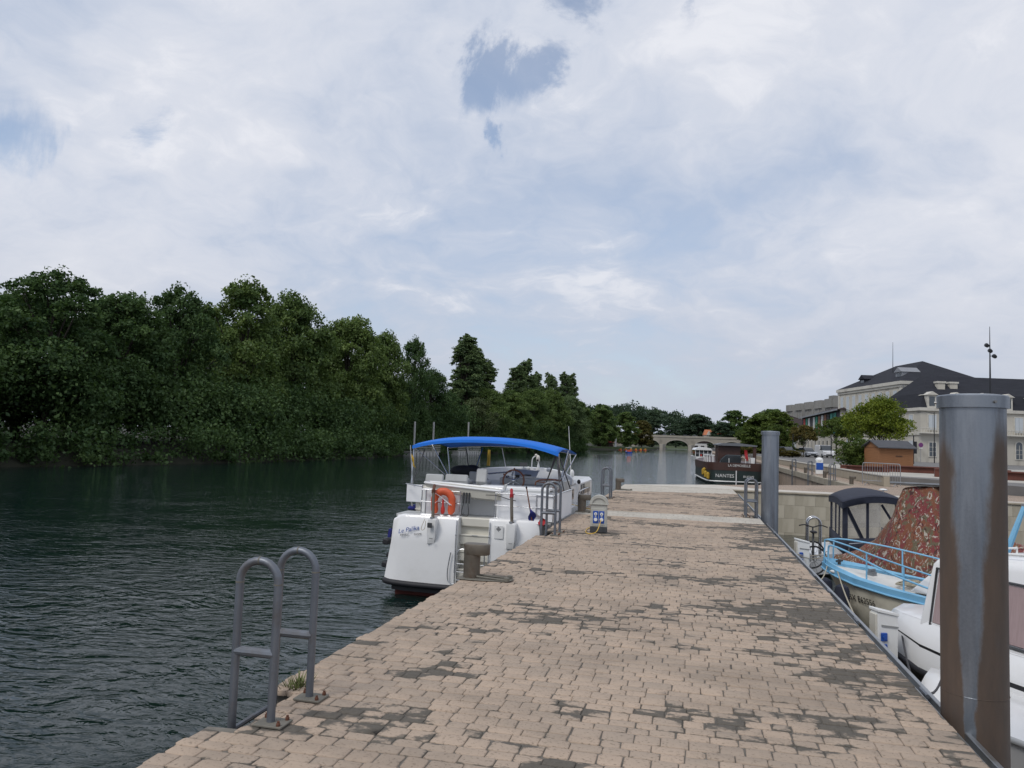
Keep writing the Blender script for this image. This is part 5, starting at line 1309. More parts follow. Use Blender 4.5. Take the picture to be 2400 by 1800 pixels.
tag(MB().tube(smooth_pts([(3.2, 7.35, -.60), (3.0, 7.1, -.66), (2.85, 6.95, -.74), (2.72, 6.9, -.85)]), .03, 8).build('blue_rope', 'rope_blue'), 'bright blue rope at the lower right corner, below the small white motorboat', 'rope')
dg = thing('inflatable_dinghy', 'dark grey inflatable dinghy tube at the lower right corner of the photo', 'dinghy', (2.72, 6.35, WATER+.45), R(-25))
MB().tube(smooth_pts([(.0, .0, 0), (.05, .35, .03), (.3, .62, .06), (.65, .66, .06), (1.4, .5, .04), (2.2, .4, 0)]), .19, 14).build('tube', 'dark_grey', dg, smooth=60)
MB().tube(smooth_pts([(.3, .62, .26), (.65, .66, .27), (1.4, .5, .25)]), .03, 8).build('grab_strip', 'white_plastic', dg)
MB().bb(.25, 2.2, -.6, .45, -.2, -.12).build('floor', 'gelcoat_grey', dg)

# ---- mooring lines in the basin
for pts, mt, lb in ((sag((1.72, 11.6, -.14), (2.55, 15.85, -.52), .12), 'rope_pale', 'thin pale line from the edge rail to the bow of the blue boat'),
                    (sag((2.62, 15.2, -.55), (1.72, 8.75, -.14), .06), 'rope_pale', 'long white line along the side of the blue boat to the edge rail'),
                    (sag((1.73, 14.2, -.14), (2.9, 18.0, -.62), .08), 'rope_pale', 'mooring line running back to the tarpaulin-covered boat'),
                    (sag((1.73, 14.25, -.14), (3.3, 20.6, -.85), .08), 'rope_pale', 'mooring line running back to the canopy boat'),
                    (sag((1.73, 6.40, -.12), (2.75, 9.35, -.35), .16), 'rope_dark', 'dark mooring line from the near rail cleat to the white cabin boat'),
                    (sag((1.73, 6.42, -.12), (2.45, 10.2, -.30), .25), 'rope_dark', 'second dark mooring line from the near rail cleat to the cabin boat bow')):
    tag(MB().tube(pts, .010, 6).build('mooring_line', mt), lb, 'rope', 'mooring lines in the basin')

# ================================================================== BACKGROUND: STREET, BUILDINGS, BRIDGE, RIVER CRAFT
M('stone_pale', (.50, .475, .415), .9, var=.10, vs=.5, dirt=(.22, .20, .17), ds=.35, da=.6, stretch=(1, 1, .5))
M('stone_trim', (.57, .55, .495), .9, var=.08, vs=.6, dirt=(.25, .23, .2), ds=.5, da=.5)
M('stone_grey', (.25, .245, .23), .9, var=.14, vs=.3, dirt=(.13, .13, .125), ds=.3, da=.6, stretch=(1, 1, .4))
M('slate', (.030, .032, .040), .85, var=.2, vs=1.5, bump=.01, bs=8, stretch=(.4, .4, 3), spec=.15)
M('roof_brown', (.05, .038, .038), .9, var=.2, vs=.8, spec=.15)
M('roof_tile', (.42, .15, .07), .85, var=.2, vs=1.5)
M('shutter', (.50, .54, .57), .6, var=.06, vs=2)
M('pane', (.06, .075, .09), .08, spec=.8)
M('corten', (.115, .040, .028), .85, var=.3, vs=2.5, bump=.004, bs=30)
M('hut_wood', (.25, .115, .05), .75, var=.22, vs=5, stretch=(.25, .25, 4))
M('felt', (.075, .078, .088), .9, var=.15)
M('steel_grey', (.30, .31, .33), .5, .5, var=.1)
M('dark_pole', (.02, .022, .028), .5, .3)
M('car_silver', (.36, .37, .39), .3, .5, coat=.6); M('car_white', (.72, .73, .75), .3, coat=.6); M('car_dark', (.03, .034, .045), .3, .3, coat=.6)
M('banner_red', (.42, .05, .045), .8); M('banner_green', (.03, .22, .15), .8, var=.2, vs=.4); M('banner_white', (.55, .55, .54), .8, var=.2, vs=.9); M('banner_dark', (.035, .035, .04), .8); M('banner_teal', (.05, .25, .20), .8, var=.3, vs=.5); M('banner_rust', (.25, .12, .07), .8, var=.3, vs=.5)
M('sign_violet', (.16, .035, .16), .5); M('light_white', (.7, .7, .7), .3)
WIN = {}
def window(parent, x, y, z, w, h, face='front', shut=True, arch=False):
    """window opening: frame, recessed pane with glazing bars, folded shutters. face front: wall in the xz plane (normal -y); side: wall in yz (normal -x)."""
    key = (w, h, shut, arch)
    if key not in WIN:
        prof = [(-w/2, 0), (w/2, 0), (w/2, h)] + ([(w/2*math.cos(a), h+w/2*math.sin(a)) for a in [math.pi*i/8 for i in range(1, 8)]] if arch else []) + [(-w/2, h)]
        pr2 = [(p[0]*1.0+(.13 if p[0] > 0 else -.13), p[1]+(.14 if p[1] > .01 else -.10)) for p in prof]
        n = len(prof)
        fr = MB().loft([[(p[0], -.09, p[1]) for p in pr2], [(p[0], .02, p[1]) for p in pr2]]).mesh('frame')
        pa = MB().loft([[(p[0], -.098, p[1]) for p in prof], [(p[0], -.04, p[1]) for p in prof]]).mesh('pane')
        bars = MB(); bars.bb(-.03, .03, -.112, -.09, 0, h); 
        for k in (1, 2): bars.bb(-w/2, w/2, -.110, -.092, h*k/3-.02, h*k/3+.02)
        bm_ = bars.mesh('glazing_bar')
        sh = MB().bb(-w*.25+.02, w*.25-.02, -.125, -.100, .02, h-.02).mesh('shutter')
        WIN[key] = (fr, pa, bm_, sh)
    fr, pa, bm_, sh = WIN[key]
    rz = 0 if face == 'front' else -math.pi/2
    o = put('window', fr, 'stone_trim', parent, (x, y, z), (0, 0, rz))
    p_ = put('pane', pa, 'pane', o)
    if shut:
        for sg in (-1, 1): put('shutter', sh, 'shutter', o, (sg*w*.25, 0, 0))
    else: put('glazing_bar', bm_, 'stone_trim', o)
    return o
def hip_roof(m, x0, x1, y0, y1, z, zr, over=.5, ridge_axis='y', inset=None):
    x0 -= over; x1 += over; y0 -= over; y1 += over
    if ridge_axis == 'y':
        i = inset if inset is not None else (x1-x0)/2; xm = (x0+x1)/2
        v = [(x0, y0, z), (x1, y0, z), (x1, y1, z), (x0, y1, z), (xm, y0+i, zr), (xm, y1-i, zr)]
        f = [(0, 1, 4), (1, 2, 5, 4), (2, 3, 5), (3, 0, 4, 5), (0, 3, 2, 1)]
    else:
        i = inset if inset is not None else (y1-y0)/2; ym = (y0+y1)/2
        v = [(x0, y0, z), (x1, y0, z), (x1, y1, z), (x0, y1, z), (x0+i, ym, zr), (x1-i, ym, zr)]
        f = [(0, 1, 5, 4), (1, 2, 5), (2, 3, 4, 5), (3, 0, 4), (0, 3, 2, 1)]
    return m.add(v, f)
GZ = .4
# ---- tall stone house
tbd = thing('town_house', 'tall pale stone building with slate hipped roof and rows of shuttered windows', 'building', cw(63.5, 125, GZ), YAW)
MB().bb(0, 14.8, 0, 24, -1, 12.5).build('wall', 'stone_pale', tbd)
b = MB()
for z0, z1, o_ in ((12.42, 12.95, .38), (12.0, 12.42, .18), (7.9, 8.15, .12), (4.0, 4.2, .10)): b.bb(-o_, 14.8+o_, -o_, 24+o_, z0, z1)
b.build('cornice', 'stone_trim', tbd)
b = MB(); b.bb(-.10, .55, -.10, .5, -1, 12.0); b.bb(-.10, .5, 23.5, 24.1, -1, 12.0); b.bb(14.3, 14.9, -.1, .5, -1, 12.0); b.build('corner_pier', 'stone_trim', tbd)
rf_ = hip_roof(MB(), 0, 14.8, 0, 24, 12.96, 17.2, .30, 'y').build('roof', 'slate', tbd, smooth=0)
def dormer(parent, x, y, z, w, h, d, face='front', mat='stone_trim'):
    m = MB(); m.bb(-w/2, w/2, 0, d, 0, h)
    r_ = m.build('dormer', mat, parent, loc=(x, y, z), rot=(0, 0, 0 if face == 'front' else -math.pi/2))
    MB().prism([(-w/2-.2, h), (w/2+.2, h), (0, h+w*.38)], -.25, d, 'y').build('pediment', mat, r_)
    MB().bb(-w*.3, w*.3, -.04, .05, h*.15, h*.88).build('dormer_pane', 'pane', r_)
    return r_
dormer(tbd, 1.7, 4.2, 13.3, 2.2, 1.5, 3.0, 'side', 'steel_grey'); dormer(tbd, 1.6, 17.5, 13.1, 2.2, 1.5, 3.0, 'side', 'slate')
for k in range(9):
    y = 1.9+k*2.55
    for z, h in ((8.55, 2.9), (4.7, 2.5), (1.0, 2.4)): window(tbd, -.02, y, z, 1.15, h, 'side')
for x in (3.4, 7.4, 11.4):
    for z, h in ((8.55, 2.9), (4.7, 2.5), (1.0, 2.4)): window(tbd, x, -.02, z, 1.5, h, 'front')
b = MB(); b.tube([(3.3, 9.5, 15.2), (3.3, 9.5, 20.6)], [.06, .025], 6); b.build('lightning_rod', 'dark_pole', tbd)
MB().tube([(.18, -.2, 12.3), (.18, -.2, 0)], .06, 6).build('downpipe', 'steel_grey', tbd)
# ---- lower mansion with mansard
ch = thing('mansion', 'lower pale stone mansion with dark mansard roof, dormers and arched ground-floor windows', 'building', cw(60.2, 113, GZ), YAW)
MB().bb(0, 42, 0, 12, -1, 7.6).build('wall', 'stone_pale', ch)
b = MB(); b.bb(-.3, 42.3, -.3, 12.3, 7.55, 8.0); b.bb(-.15, 42.1, -.15, 12.1, 3.95, 4.2); b.bb(-.5, 42.1, -.85, 0, 4.2, 4.35); b.build('cornice', 'stone_trim', ch)
MB().loft([[(-.1, -.1, 8.0), (42, -.1, 8.0), (42, 12.1, 8.0), (-.1, 12.1, 8.0)], [(1.0, 1.0, 10.2), (42, 1.0, 10.2), (42, 11, 10.2), (1.0, 11, 10.2)], [(3.6, 5.0, 13.2), (42, 5.0, 13.2), (42, 7, 13.2), (3.6, 7, 13.2)]]).build('roof', 'slate', ch, smooth=0)
for x in (1.6, 5.2, 9.0, 12.8, 16.6, 20.4): dormer(ch, x, -.15, 8.0, 1.35, 1.9, 2.2)
for x, y in ((4.2, 2.4), (6.2, 2.6)):
    c_ = MB().bb(x-.55, x+.55, y-.4, y+.4, 9.6, 11.9).build('chimney', 'stone_pale', ch); MB().bb(x-.68, x+.68, y-.53, y+.53, 11.9, 12.15).build('chimney_cap', 'stone_trim', c_)
for k, x in enumerate((1.7, 4.2, 6.6, 9.2, 11.8, 14.4, 17.0, 19.6, 22.2)):
    window(ch, x, -.02, 4.75, 1.15, 2.2, 'front'); window(ch, x, -.02, .9, .95, 2.0, 'front', False, True if x > 12 else False)
for y in (2.5, 6, 9.5):
    window(ch, -.02, y, 4.75, 1.1, 2.2, 'side'); window(ch, -.02, y, .9, 1.1, 2.2, 'side')
b = MB()
for k in range(60): b.bb(-.35+k*.4, -.27+k*.4, -.80, -.74, 4.35, 4.95)
b.bb(-.4, 23.6, -.84, -.70, 4.95, 5.05); b.build('balustrade', 'stone_trim', ch, split=False)
for x in (10.5, 15.7): MB().lathe([(.12, 0), (.16, .1), (.08, .2), (.22, .5), (.30, .62), (.02, .66)], 10, (x, -.77, 5.05)).build('urn', 'dark_pole', ch)
# ---- flat block behind
MB().bb(0, 12, 0, 6, 0, 16.4).build('x', 'stone_grey').name = 'far_block'
fb = bpy.data.objects['far_block']; fb.location = cw(96, 160, GZ); fb.rotation_euler = (0, 0, YAW); tag(fb, 'grey flat-roofed block peeping over the mansion roof', 'building')
# ---- exhibition hall with banners
hp0, hp1 = cw(62.5, 146, GZ), cw(72.8, 192, GZ)
hd = math.atan2(hp1.y-hp0.y, hp1.x-hp0.x)-math.pi/2; hl_ = (hp1-hp0).length
hall = thing('exhibition_hall', 'long hall with dark roof and coloured banners along its upper side', 'building', hp0, hd)
MB().bb(0, 22, 0, hl_, -1, 9.0).build('wall', 'stone_pale', hall)
MB().bb(-.12, .0, .2, hl_-.2, 4.4, 9.0).build('glazed_band', 'banner_dark', hall)
hip_roof(MB(), 0, 22, 0, hl_, 9.02, 13.0, .7, 'y').build('roof', 'roof_brown', hall, smooth=0)
MB().bb(-.85, -.65, -.7, hl_+.7, 8.85, 9.15).build('gutter', 'steel_grey', hall)
ban = ['banner_teal', 'banner_teal', 'banner_dark', 'banner_rust', 'banner_white', 'banner_rust', 'banner_green', 'banner_white', 'banner_dark', 'banner_white', 'banner_green', 'banner_red']
for k, mt in enumerate(ban):
    y0 = 3+k*(hl_-5)/12; MB().bb(-.22, -.16, y0, y0+(hl_-5)/12*.72, 4.6, 8.6).build('banner', mt, hall)
for k in range(9): window(hall, -.02, 3+k*4.8, .6, 1.4, 2.6, 'side', False)
wing = thing('hall_wing', 'low cream wing with brown hipped roof left of the banner hall', 'building', cw(66.6, 196, GZ), YAW)
MB().bb(0, 9, 0, 14, -1, 7.3).build('wall', 'stone_pale', wing)
hip_roof(MB(), 0, 12, 0, 14, 7.32, 10.2, .6, 'x', 7.0).build('roof', 'roof_brown', wing, smooth=0)
for x in (2.2, 5.5): window(wing, x, -.02, 1.0, 1.2, 2.4, 'front')
deco = thing('concrete_building', 'grey concrete building with stepped parapet behind the banner hall', 'building', cw(89, 212, GZ), YAW)
MB().bb(0, 26, 0, 40, -1, 13.2).build('wall', 'stone_grey', deco)
b = MB()
for k, (x0, x1, z1) in enumerate(((-.2, 4.2, 16.4), (4.2, 7.0, 15.4), (7.0, 10.5, 14.3))): b.bb(x0, x1, -.2, 3+k*.01, 13.2, z1)
for k in range(5): b.bb(-.4, .8, .5+k*7.6, 5.5+k*7.6, 13.2, 15.6-.1*k)
b.build('parapet', 'stone_grey', deco)
MB().bb(7, 26, 1, 38, 13.2, 14.6).build('roof', 'slate', deco)
for k in range(9): MB().bb(-.15, .0, 1.5+k*4.2, 2.1+k*4.2, 1, 13.0).build('pilaster', 'stone_grey', deco)

# ---- street trees and bushes
proto('street', broad_lobes(51, 5.0, 2.5, 2.5, 12), 5200, .26, 12, 1.6, .09, 4, clump=.42, per=30)
proto('lime', broad_lobes(57, 6.6, 3.9, 2.3, 20), 17000, .24, 13, 1.6, .14, 5.5, clump=.42, per=36)
proto('bush', [(.9*math.cos(i*2.4)*(.3+.05*i), .9*math.sin(i*2.4)*(.3+.05*i), .35+.13*i, .55-.025*i, .55-.025*i, .6) for i in range(12)], 5200, .15, 14, .3, .04, 1.6, clump=.5, per=26)
tree('lime', cw(36.0, 75, GZ), 6.4, 3.6, 0, 'large round yellow-green tree in front of the tall stone building', 'leaf_lime', 'street trees', 7.0, 4.0)
tree('lime', cw(40.5, 66, GZ), 5.6, 1.5, 2, 'small tree half hidden behind the near pile', 'leaf_street', 'street trees', 7.0, 4.0)
tree('street', cw(47.2, 124, GZ), 4.9, 2.7, 0, 'small round street tree turning orange, left of the white van', 'leaf_autumn', 'street trees', 5.2, 2.6)
tree('street', cw(47.8, 113, GZ), 5.8, 2.9, 1, 'dark street tree between the orange one and the big yellow-green tree', 'leaf_street', 'street trees', 5.2, 2.6)
tree('street', cw(45.2, 130, GZ), 5.0, 2.4, 2, 'street tree behind the right edge of the grey pile', 'leaf_street', 'street trees', 5.2, 2.6)
tree('street', cw(43.2, 98, GZ), 5.6, 2.2, 3, 'street tree tucked against the left side of the big yellow-green tree', 'leaf_street', 'street trees', 5.2, 2.6)
tree('bush', cw(24.6, 55.0, GZ), 1.95, 1.25, 0, 'leafy upright bush left of the wooden hut', 'leaf_street', None, 1.9, .95, 'bush')
tree('bush', cw(25.8, 56.5, GZ), 1.3, .8, 2, 'lower leafy shrub between the upright bush and the wooden hut', 'leaf_street', None, 1.9, .95, 'bush')
tree('bush', cw(40.6, 112, GZ), 1.0, 1.9, 1, 'low yellowish shrub bed in front of the silver car', 'leaf_autumn', None, 1.9, .95, 'bush')
tree('bush', cw(36.0, 120, GZ), 1.2, 2.2, 3, 'low yellowish shrub bed left of the grey pile', 'leaf_autumn', None, 1.9, .95, 'bush')

# ---- parked vehicles
def car(label, loc, rz, mat, van=False, name='parked_car'):
    t_ = thing(name, label, 'van' if van else 'car', loc, rz, 'vehicles parked below the banner hall')
    L, Wd, H = (5.0, 1.95, 2.05) if van else (4.3, 1.78, 1.55)
    hw = Wd/2
    if van: low = [(0, .32), (0, .95), (.15, 1.08), (.95, 1.22), (L, 1.22), (L, .32)]; top_ = [(.95, 1.2), (1.75, H-.06), (2.0, H), (L-.05, H), (L, 1.2)]
    else: low = [(0, .28), (0, .62), (.12, .76), (1.15, .92), (L-.1, .95), (L, .6), (L, .28)]; top_ = [(1.05, .9), (1.85, H-.06), (2.3, H), (3.5, H-.05), (L-.15, .93)]
    MB().loft([[(s_*hw*k, y, z) for y, z in low] for s_, k in ((-1, .97), (-1, 1), (1, 1), (1, .97))]).build('body', mat, t_, bevel=.05)
    MB().loft([[(s_*hw*.86, y, z) for y, z in top_] for s_ in (-1, 1)]).build('cabin', 'glass_dark', t_, bevel=.03)
    y0, y1 = (1.9, L-.1) if van else (2.0, 3.4)
    MB().bb(-hw*.80, hw*.80, y0, y1, H-.05, H+.015).build('roof', mat, t_, bevel=.02)
    if van: MB().bb(-hw*.985, hw*.985, 2.2, L-.02, 1.15, H-.02).build('load_body', mat, t_, bevel=.05)
    for sx in (-1, 1):
        for y in (.85, L-.85):
            w_ = MB().cyl((sx*(hw-.2), y, .32), (sx*(hw+.005), y, .32), .32, n=18).build('wheel', 'black_rubber', t_)
            MB().cyl((sx*(hw), y, .32), (sx*(hw+.02), y, .32), .19, n=12).build('rim', 'steel_light', w_)
        MB().bb(sx*hw*.52, sx*hw*.88, -.03, .06, .62 if not van else .78, .74 if not van else .95).build('headlight', 'light_white', t_, bevel=.02)
        MB().box((sx*(hw+.08), 1.35, 1.0 if not van else 1.3), (.16, .1, .16)).build('mirror', mat if not van else 'dark_grey', t_, bevel=.02)
    MB().bb(-hw*.5, hw*.5, -.03, .03, .42, .58).build('grille', 'dark_grey', t_)
    MB().bb(-hw*.95, hw*.95, -.05, .05, .26, .40).build('bumper', 'dark_grey', t_)
    return t_
car('silver estate car parked leftmost below the banner hall', cw(48.2, 131, GZ), YAW+R(8), 'car_silver')
car('light grey car parked between the silver estate and the dark car', cw(49.6, 126, GZ), YAW+R(6), 'car_white')
car('dark car parked beside the left flank of the white van', cw(52.2, 133, GZ), YAW, 'car_dark')
car('white delivery van parked with its front to the river', cw(52.6, 127, GZ), YAW-R(6), 'car_white', True, 'delivery_van')

# ---- wooden hut
hut = thing('wooden_hut', 'small brown wooden kiosk hut with grey felt roof beside the leafy bush', 'hut', cw(24.9, 52, GZ), YAW+R(4))
MB().bb(0, 2.42, .06, 1.9, 0, 1.55).build('wall', 'hut_wood', hut)
pm_ = MB().bb(0, 2.42, 0, .045, 0, .112).mesh('plank', bevel=.01)
for k in range(14): put('plank', pm_, 'hut_wood', hut, (0, .015, .002+k*.114))
MB().loft([[(-.16, -.22, 1.52), (-.16, .95, 2.0), (-.16, 2.1, 1.52), (-.16, 2.1, 1.58), (-.16, .95, 2.07), (-.16, -.22, 1.58)], [(2.56, -.22, 1.52), (2.56, .95, 2.0), (2.56, 2.1, 1.52), (2.56, 2.1, 1.58), (2.56, .95, 2.07), (2.56, -.22, 1.58)]]).build('roof', 'felt', hut)
MB().prism([(0.06, 1.5), (1.9, 1.5), (.98, 1.98)], 0, .05, 'x').build('gable_board', 'hut_wood', hut)
MB().bb(1.15, 1.62, -.03, .0, 1.0, 1.04).build('latch', 'dark_pole', hut)
# ---- corten benches
def slab(label, p0, p1, z0, z1, w, name='corten_bench', cat='bench'):
    p0, p1 = Vector(p0), Vector(p1); d = p1-p0
    t_ = thing(name, label, cat, (p0.x, p0.y, GZ), math.atan2(d.y, d.x), 'rusty steel benches and walls on the forecourt'); l = d.length
    MB().bb(0, l, -w/2, w/2, z1-.07, z1).build('seat', 'corten', t_, bevel=.01)
    MB().bb(.0, .35, -w/2+.04, w/2-.04, z0, z1-.072).build('support', 'corten', t_); MB().bb(l-.35, l, -w/2+.04, w/2-.04, z0, z1-.072).build('support', 'corten', t_)
    MB().bb(.36, l-.36, -w/2+.15, w/2-.15, z0, z1-.075).build('apron', 'corten', t_)
slab('rusty steel bench running below the wooden hut', cw(24.2, 50), cw(30.5, 47), 0, .42, .7)
slab('rusty steel bench end sticking out left of the near pile', cw(23.4, 42.5), cw(28.5, 40), 0, .46, .8)
slab('rusty steel bench behind the crowd barrier', cw(21.0, 49), cw(23.6, 48), 0, .36, .5)
slab('long rusty steel wall at the right edge of the photo, behind the near pile', cw(27.5, 40.5), cw(38, 41), -.3, .40, .5, 'corten_wall', 'wall')
for k, (xc, lb) in enumerate(((26.3, 'rusty steel post at the right edge, next to the near pile'), (28.1, 'rusty steel post farthest right on the forecourt'))):
    o = MB().bb(-.09, .09, -.09, .09, 0, .95).build('steel_post', 'corten', None, bevel=.01); o.location = cw(xc, 41.5, GZ); o.rotation_euler = (0, 0, YAW); tag(o, lb, 'post', 'rusty steel posts')
# ---- crowd barrier
cb_ = thing('crowd_barrier', 'galvanised crowd-control barrier on the quay in front of the retaining wall', 'barrier', (8.22, 41.15, .0), math.atan2(-1.0, 1.45))
b = MB(); b.tube(smooth_pts([(0, 0, .06), (0, 0, .95), (.06, 0, 1.07), (.16, 0, 1.10), (1.62, 0, 1.10), (1.72, 0, 1.07), (1.78, 0, .95), (1.78, 0, .06)], 3), .02, 8); b.build('frame', 'steel_grey', cb_, smooth=60)
MB().tube([(0, 0, .24), (1.78, 0, .24)], .016, 8).build('bottom_rail', 'steel_grey', cb_)
bm2 = MB().tube([(0, 0, .24), (0, 0, 1.10)], .009, 6).mesh('bar')
for k in range(1, 15): put('bar', bm2, 'steel_grey', cb_, (k*.119, 0, 0))
for x in (.22, 1.56): MB().tube([(x, -.28, .015), (x, 0, .14), (x, .28, .015)], .016, 6).build('foot', 'steel_grey', cb_)
# ---- blue-topped box on the lower quay
bx_ = thing('quay_cabinet', 'round-topped blue and white cabinet on the far lower quay', 'cabinet', (8.45, 56.0, 0))
MB().bb(-.22, .22, -.2, .2, 0, .95).build('body', 'white_plastic', bx_, bevel=.03); MB().bb(-.225, .225, -.21, -.19, .30, .78).build('panel', 'socket_blue', bx_); MB().ell((0, 0, .95), (.26, .24, .2), 14, 7).build('dome', 'white_plastic', bx_)
# ---- lamp masts, sign, poles
lm = thing('lamp_mast', 'tall dark lamp mast with three round spotlights at the right', 'lamp post', cw(39.3, 63, GZ))
MB().tube([(0, 0, 0), (0, 0, 6), (0, 0, 11.9)], [.11, .085, .02], 10).build('mast', 'dark_pole', lm)
for k, (dx, z) in enumerate(((-.30, 10.35), (-.05, 9.90), (.26, 9.45))):
    l_ = MB(); l_.cyl((dx, -.12, z), (dx, -.36, z-.10), .17, .15, 14); lo = l_.build('spotlight', 'dark_pole', lm); MB().tube([(0, 0, z), (dx, -.12, z)], .03, 6).build('spotlight_arm', 'dark_pole', lo)
MB().box((-.02, -.1, 5.45), (.2, .2, .22)).build('bracket', 'dark_pole', lm)
sl2 = thing('street_lamp', 'slim street lamp with a long arm left of the mansion', 'lamp post', cw(57.8, 105, GZ), YAW)
MB().tube([(0, 0, 0), (0, 0, 6.9)], [.07, .05], 8).build('pole', 'dark_pole', sl2); MB().tube([(0, 0, 6.75), (-1.2, 0, 6.95), (-1.9, 0, 6.9)], .035, 6).build('arm', 'dark_pole', sl2); MB().ell((-2.1, 0, 6.88), (.35, .14, .06), 10, 5).build('lamp_head', 'dark_pole', sl2)
sg_ = thing('no_stopping_sign', 'round violet no-stopping sign on a post right of the wooden hut', 'road sign', cw(58.6, 110, GZ), YAW)
MB().tube([(0, 0, 0), (0, 0, 2.6)], .035, 8).build('post', 'steel_grey', sg_); MB().cyl((0, -.05, 2.45), (0, -.09, 2.45), .33, n=24).build('disc', 'sign_violet', sg_); MB().bb(-.25, .25, -.08, -.05, 1.95, 2.05).build('subplate', 'light_white', sg_)
bs = thing('notice_totem', 'narrow black information totem between the hut and the no-stopping sign', 'sign', cw(46.6, 89, GZ), YAW)
MB().tube([(0, 0, 0), (0, 0, 3.3)], .06, 8).build('pole', 'dark_pole', bs); MB().bb(.05, .35, -.06, .06, 1.2, 2.6).build('panel', 'dark_pole', bs)
for k, (xc, zc, lb) in enumerate(((44.4, 121, 'thin dark lamp pole left of the orange street tree'), (50.4, 121, 'thin dark lamp pole in front of the dark car'), (49.6, 113, 'thin dark lamp pole in front of the white van'), (51.5, 113, 'thin dark lamp pole right of the white van'))):
    o = MB().tube([(0, 0, 0), (0, 0, 3.6)], .06, 8).build('lamp_pole', 'dark_pole'); o.location = cw(xc, zc, GZ); tag(o, lb, 'pole', 'thin poles along the street')
tag(MB().tube([(5.9, 62, -1.4), (6.35, 62.2, 1.6)], [.09, .06], 8).build('leaning_post', 'dark_pole'), 'dark leaning mooring post right of the grey pile', 'post')
# rubble-grey boat bits moored by the quay: small sign
sb = thing('small_sign', 'small white sign with a green letter right of the grey pile', 'sign', (5.35, 58.5, -.1)); MB().bb(-.32, .32, -.02, .02, -.28, .28).build('plate', 'light_white', sb, bevel=.01); MB().tube([(0, .03, -1.6), (0, .03, .2)], .03, 6).build('post', 'dark_pole', sb)
lettering('a', .55, 'banner_green', sb, (0, -.025, .02), (R(90), 0, 0))

# ---- brown barge
bg = thing('barge', 'brown and green barge with dark wheelhouse moored at the far quay', 'boat', (3.75, 69.6, WATER), R(4))
M('barge_green', (.020, .034, .032), .5, var=.15, vs=1.5); M('barge_brown', (.055, .024, .018), .5, var=.2, vs=1.5); M('barge_roof', (.14, .15, .165), .5)
secs = [(0, 1.75, 1.25), (.25, 2.05, 1.25), (1.2, 2.3, 1.22), (5, 2.4, 1.2), (14, 2.4, 1.2), (17, 1.6, 1.35), (18.5, .2, 1.5)]
MB().loft([[(-h, y, z), (-h*1.0, y, .25), (-h*.9, y, -.3), (h*.9, y, -.3), (h, y, .25), (h, y, z)] for y, h, z in secs]).build('hull', 'barge_green', bg, smooth=40)
MB().loft([[(-h*1.02, y-.02, z+.62), (-h*1.015, y-.02, z-.05), (h*1.015, y-.02, z-.05), (h*1.02, y-.02, z+.62)] for y, h, z in secs]).build('bulwark', 'barge_brown', bg, smooth=40)
b = MB(); b.tube([(-h*1.02, y-.03, .24) for y, h, z in reversed(secs[:5])] + [(h*1.02, y-.03, .24) for y, h, z in secs[:5]], .06, 6); b.build('white_line', 'light_white', bg)
MB().bb(-1.35, .55, 1.6, 4.4, 1.7, 3.35).build('wheelhouse', 'barge_brown', bg, bevel=.03)
MB().prism([(-1.5, 3.34), (1.9, 3.32), (1.95, 3.42), (.3, 3.60), (-1.0, 3.56), (-1.55, 3.42)], 1.2, 4.8, 'y').build('canopy', 'barge_roof', bg)
MB().bb(1.60, 1.86, 1.3, 1.6, 1.7, 3.36).build('canopy_post', 'barge_brown', bg)
b = MB(); b.prism([(-1.35, 1.75), (.5, 1.75), (.5, 2.55), (-.75, 2.55), (-1.2, 2.15)], .75, 1.58, 'y'); b.build('covered_hatch', 'glass_dark', bg, bevel=.05)
for x, y in ((-1.9, .6), (-2.1, 1.4), (-2.2, 2.4), (-2.25, 3.4), (-2.3, 4.6)): MB().tube([(x, y, 1.75), (x, y, 2.45)], .06, 6).build('stanchion', 'light_white', bg)
MB().tube([(-1.8, .45, 2.45), (-2.1, 1.4, 2.45), (-2.3, 4.6, 2.45)], .05, 6).build('handrail', 'light_white', bg)
for k, (x, y, z) in enumerate(((-2.45, 1.2, .45), (-2.5, 2.2, .7), (-2.5, 3.2, .6), (-2.3, .6, .35))): MB().lathe([(.03, 0), (.14, .08), (.15, .5), (.05, .62)], 10, (x, y, z)).build('fender', 'flag_yellow', bg)
for x in (-.6, .8, 1.1, 1.45): MB().tube([(x, .1, 1.85), (x, .1, 2.25)], .03, 6).build('taffrail_post', 'light_white', bg)
MB().bb(-.04, .04, -.14, -.02, -.2, 1.2).build('rudder_post', 'light_white', bg)
MB().bb(1.25, 1.6, .25, .6, 1.87, 2.35).build('deck_box', 'light_white', bg)
b = MB(); b.grid(lambda u, v: (.72+.25*u+.1*v, .5+.05*math.sin(v*6), 3.0-.9*v), 3, 6); b.build('flag', 'flag_red', bg, recalc=False)
lettering('LA DEMOISELLE', .30, 'ink_white', bg, (.25, -.05, 1.63), (R(90), 0, 0), 0, 1.0, .9)
lettering('NANTES', .42, 'ink_white', bg, (-.95, -.03, .72), (R(90), 0, 0))
lettering('EN ETAPE', .26, 'ink_white', bg, (1.05, -.03, .70), (R(90), 0, 0), 0, 1.0, .8)
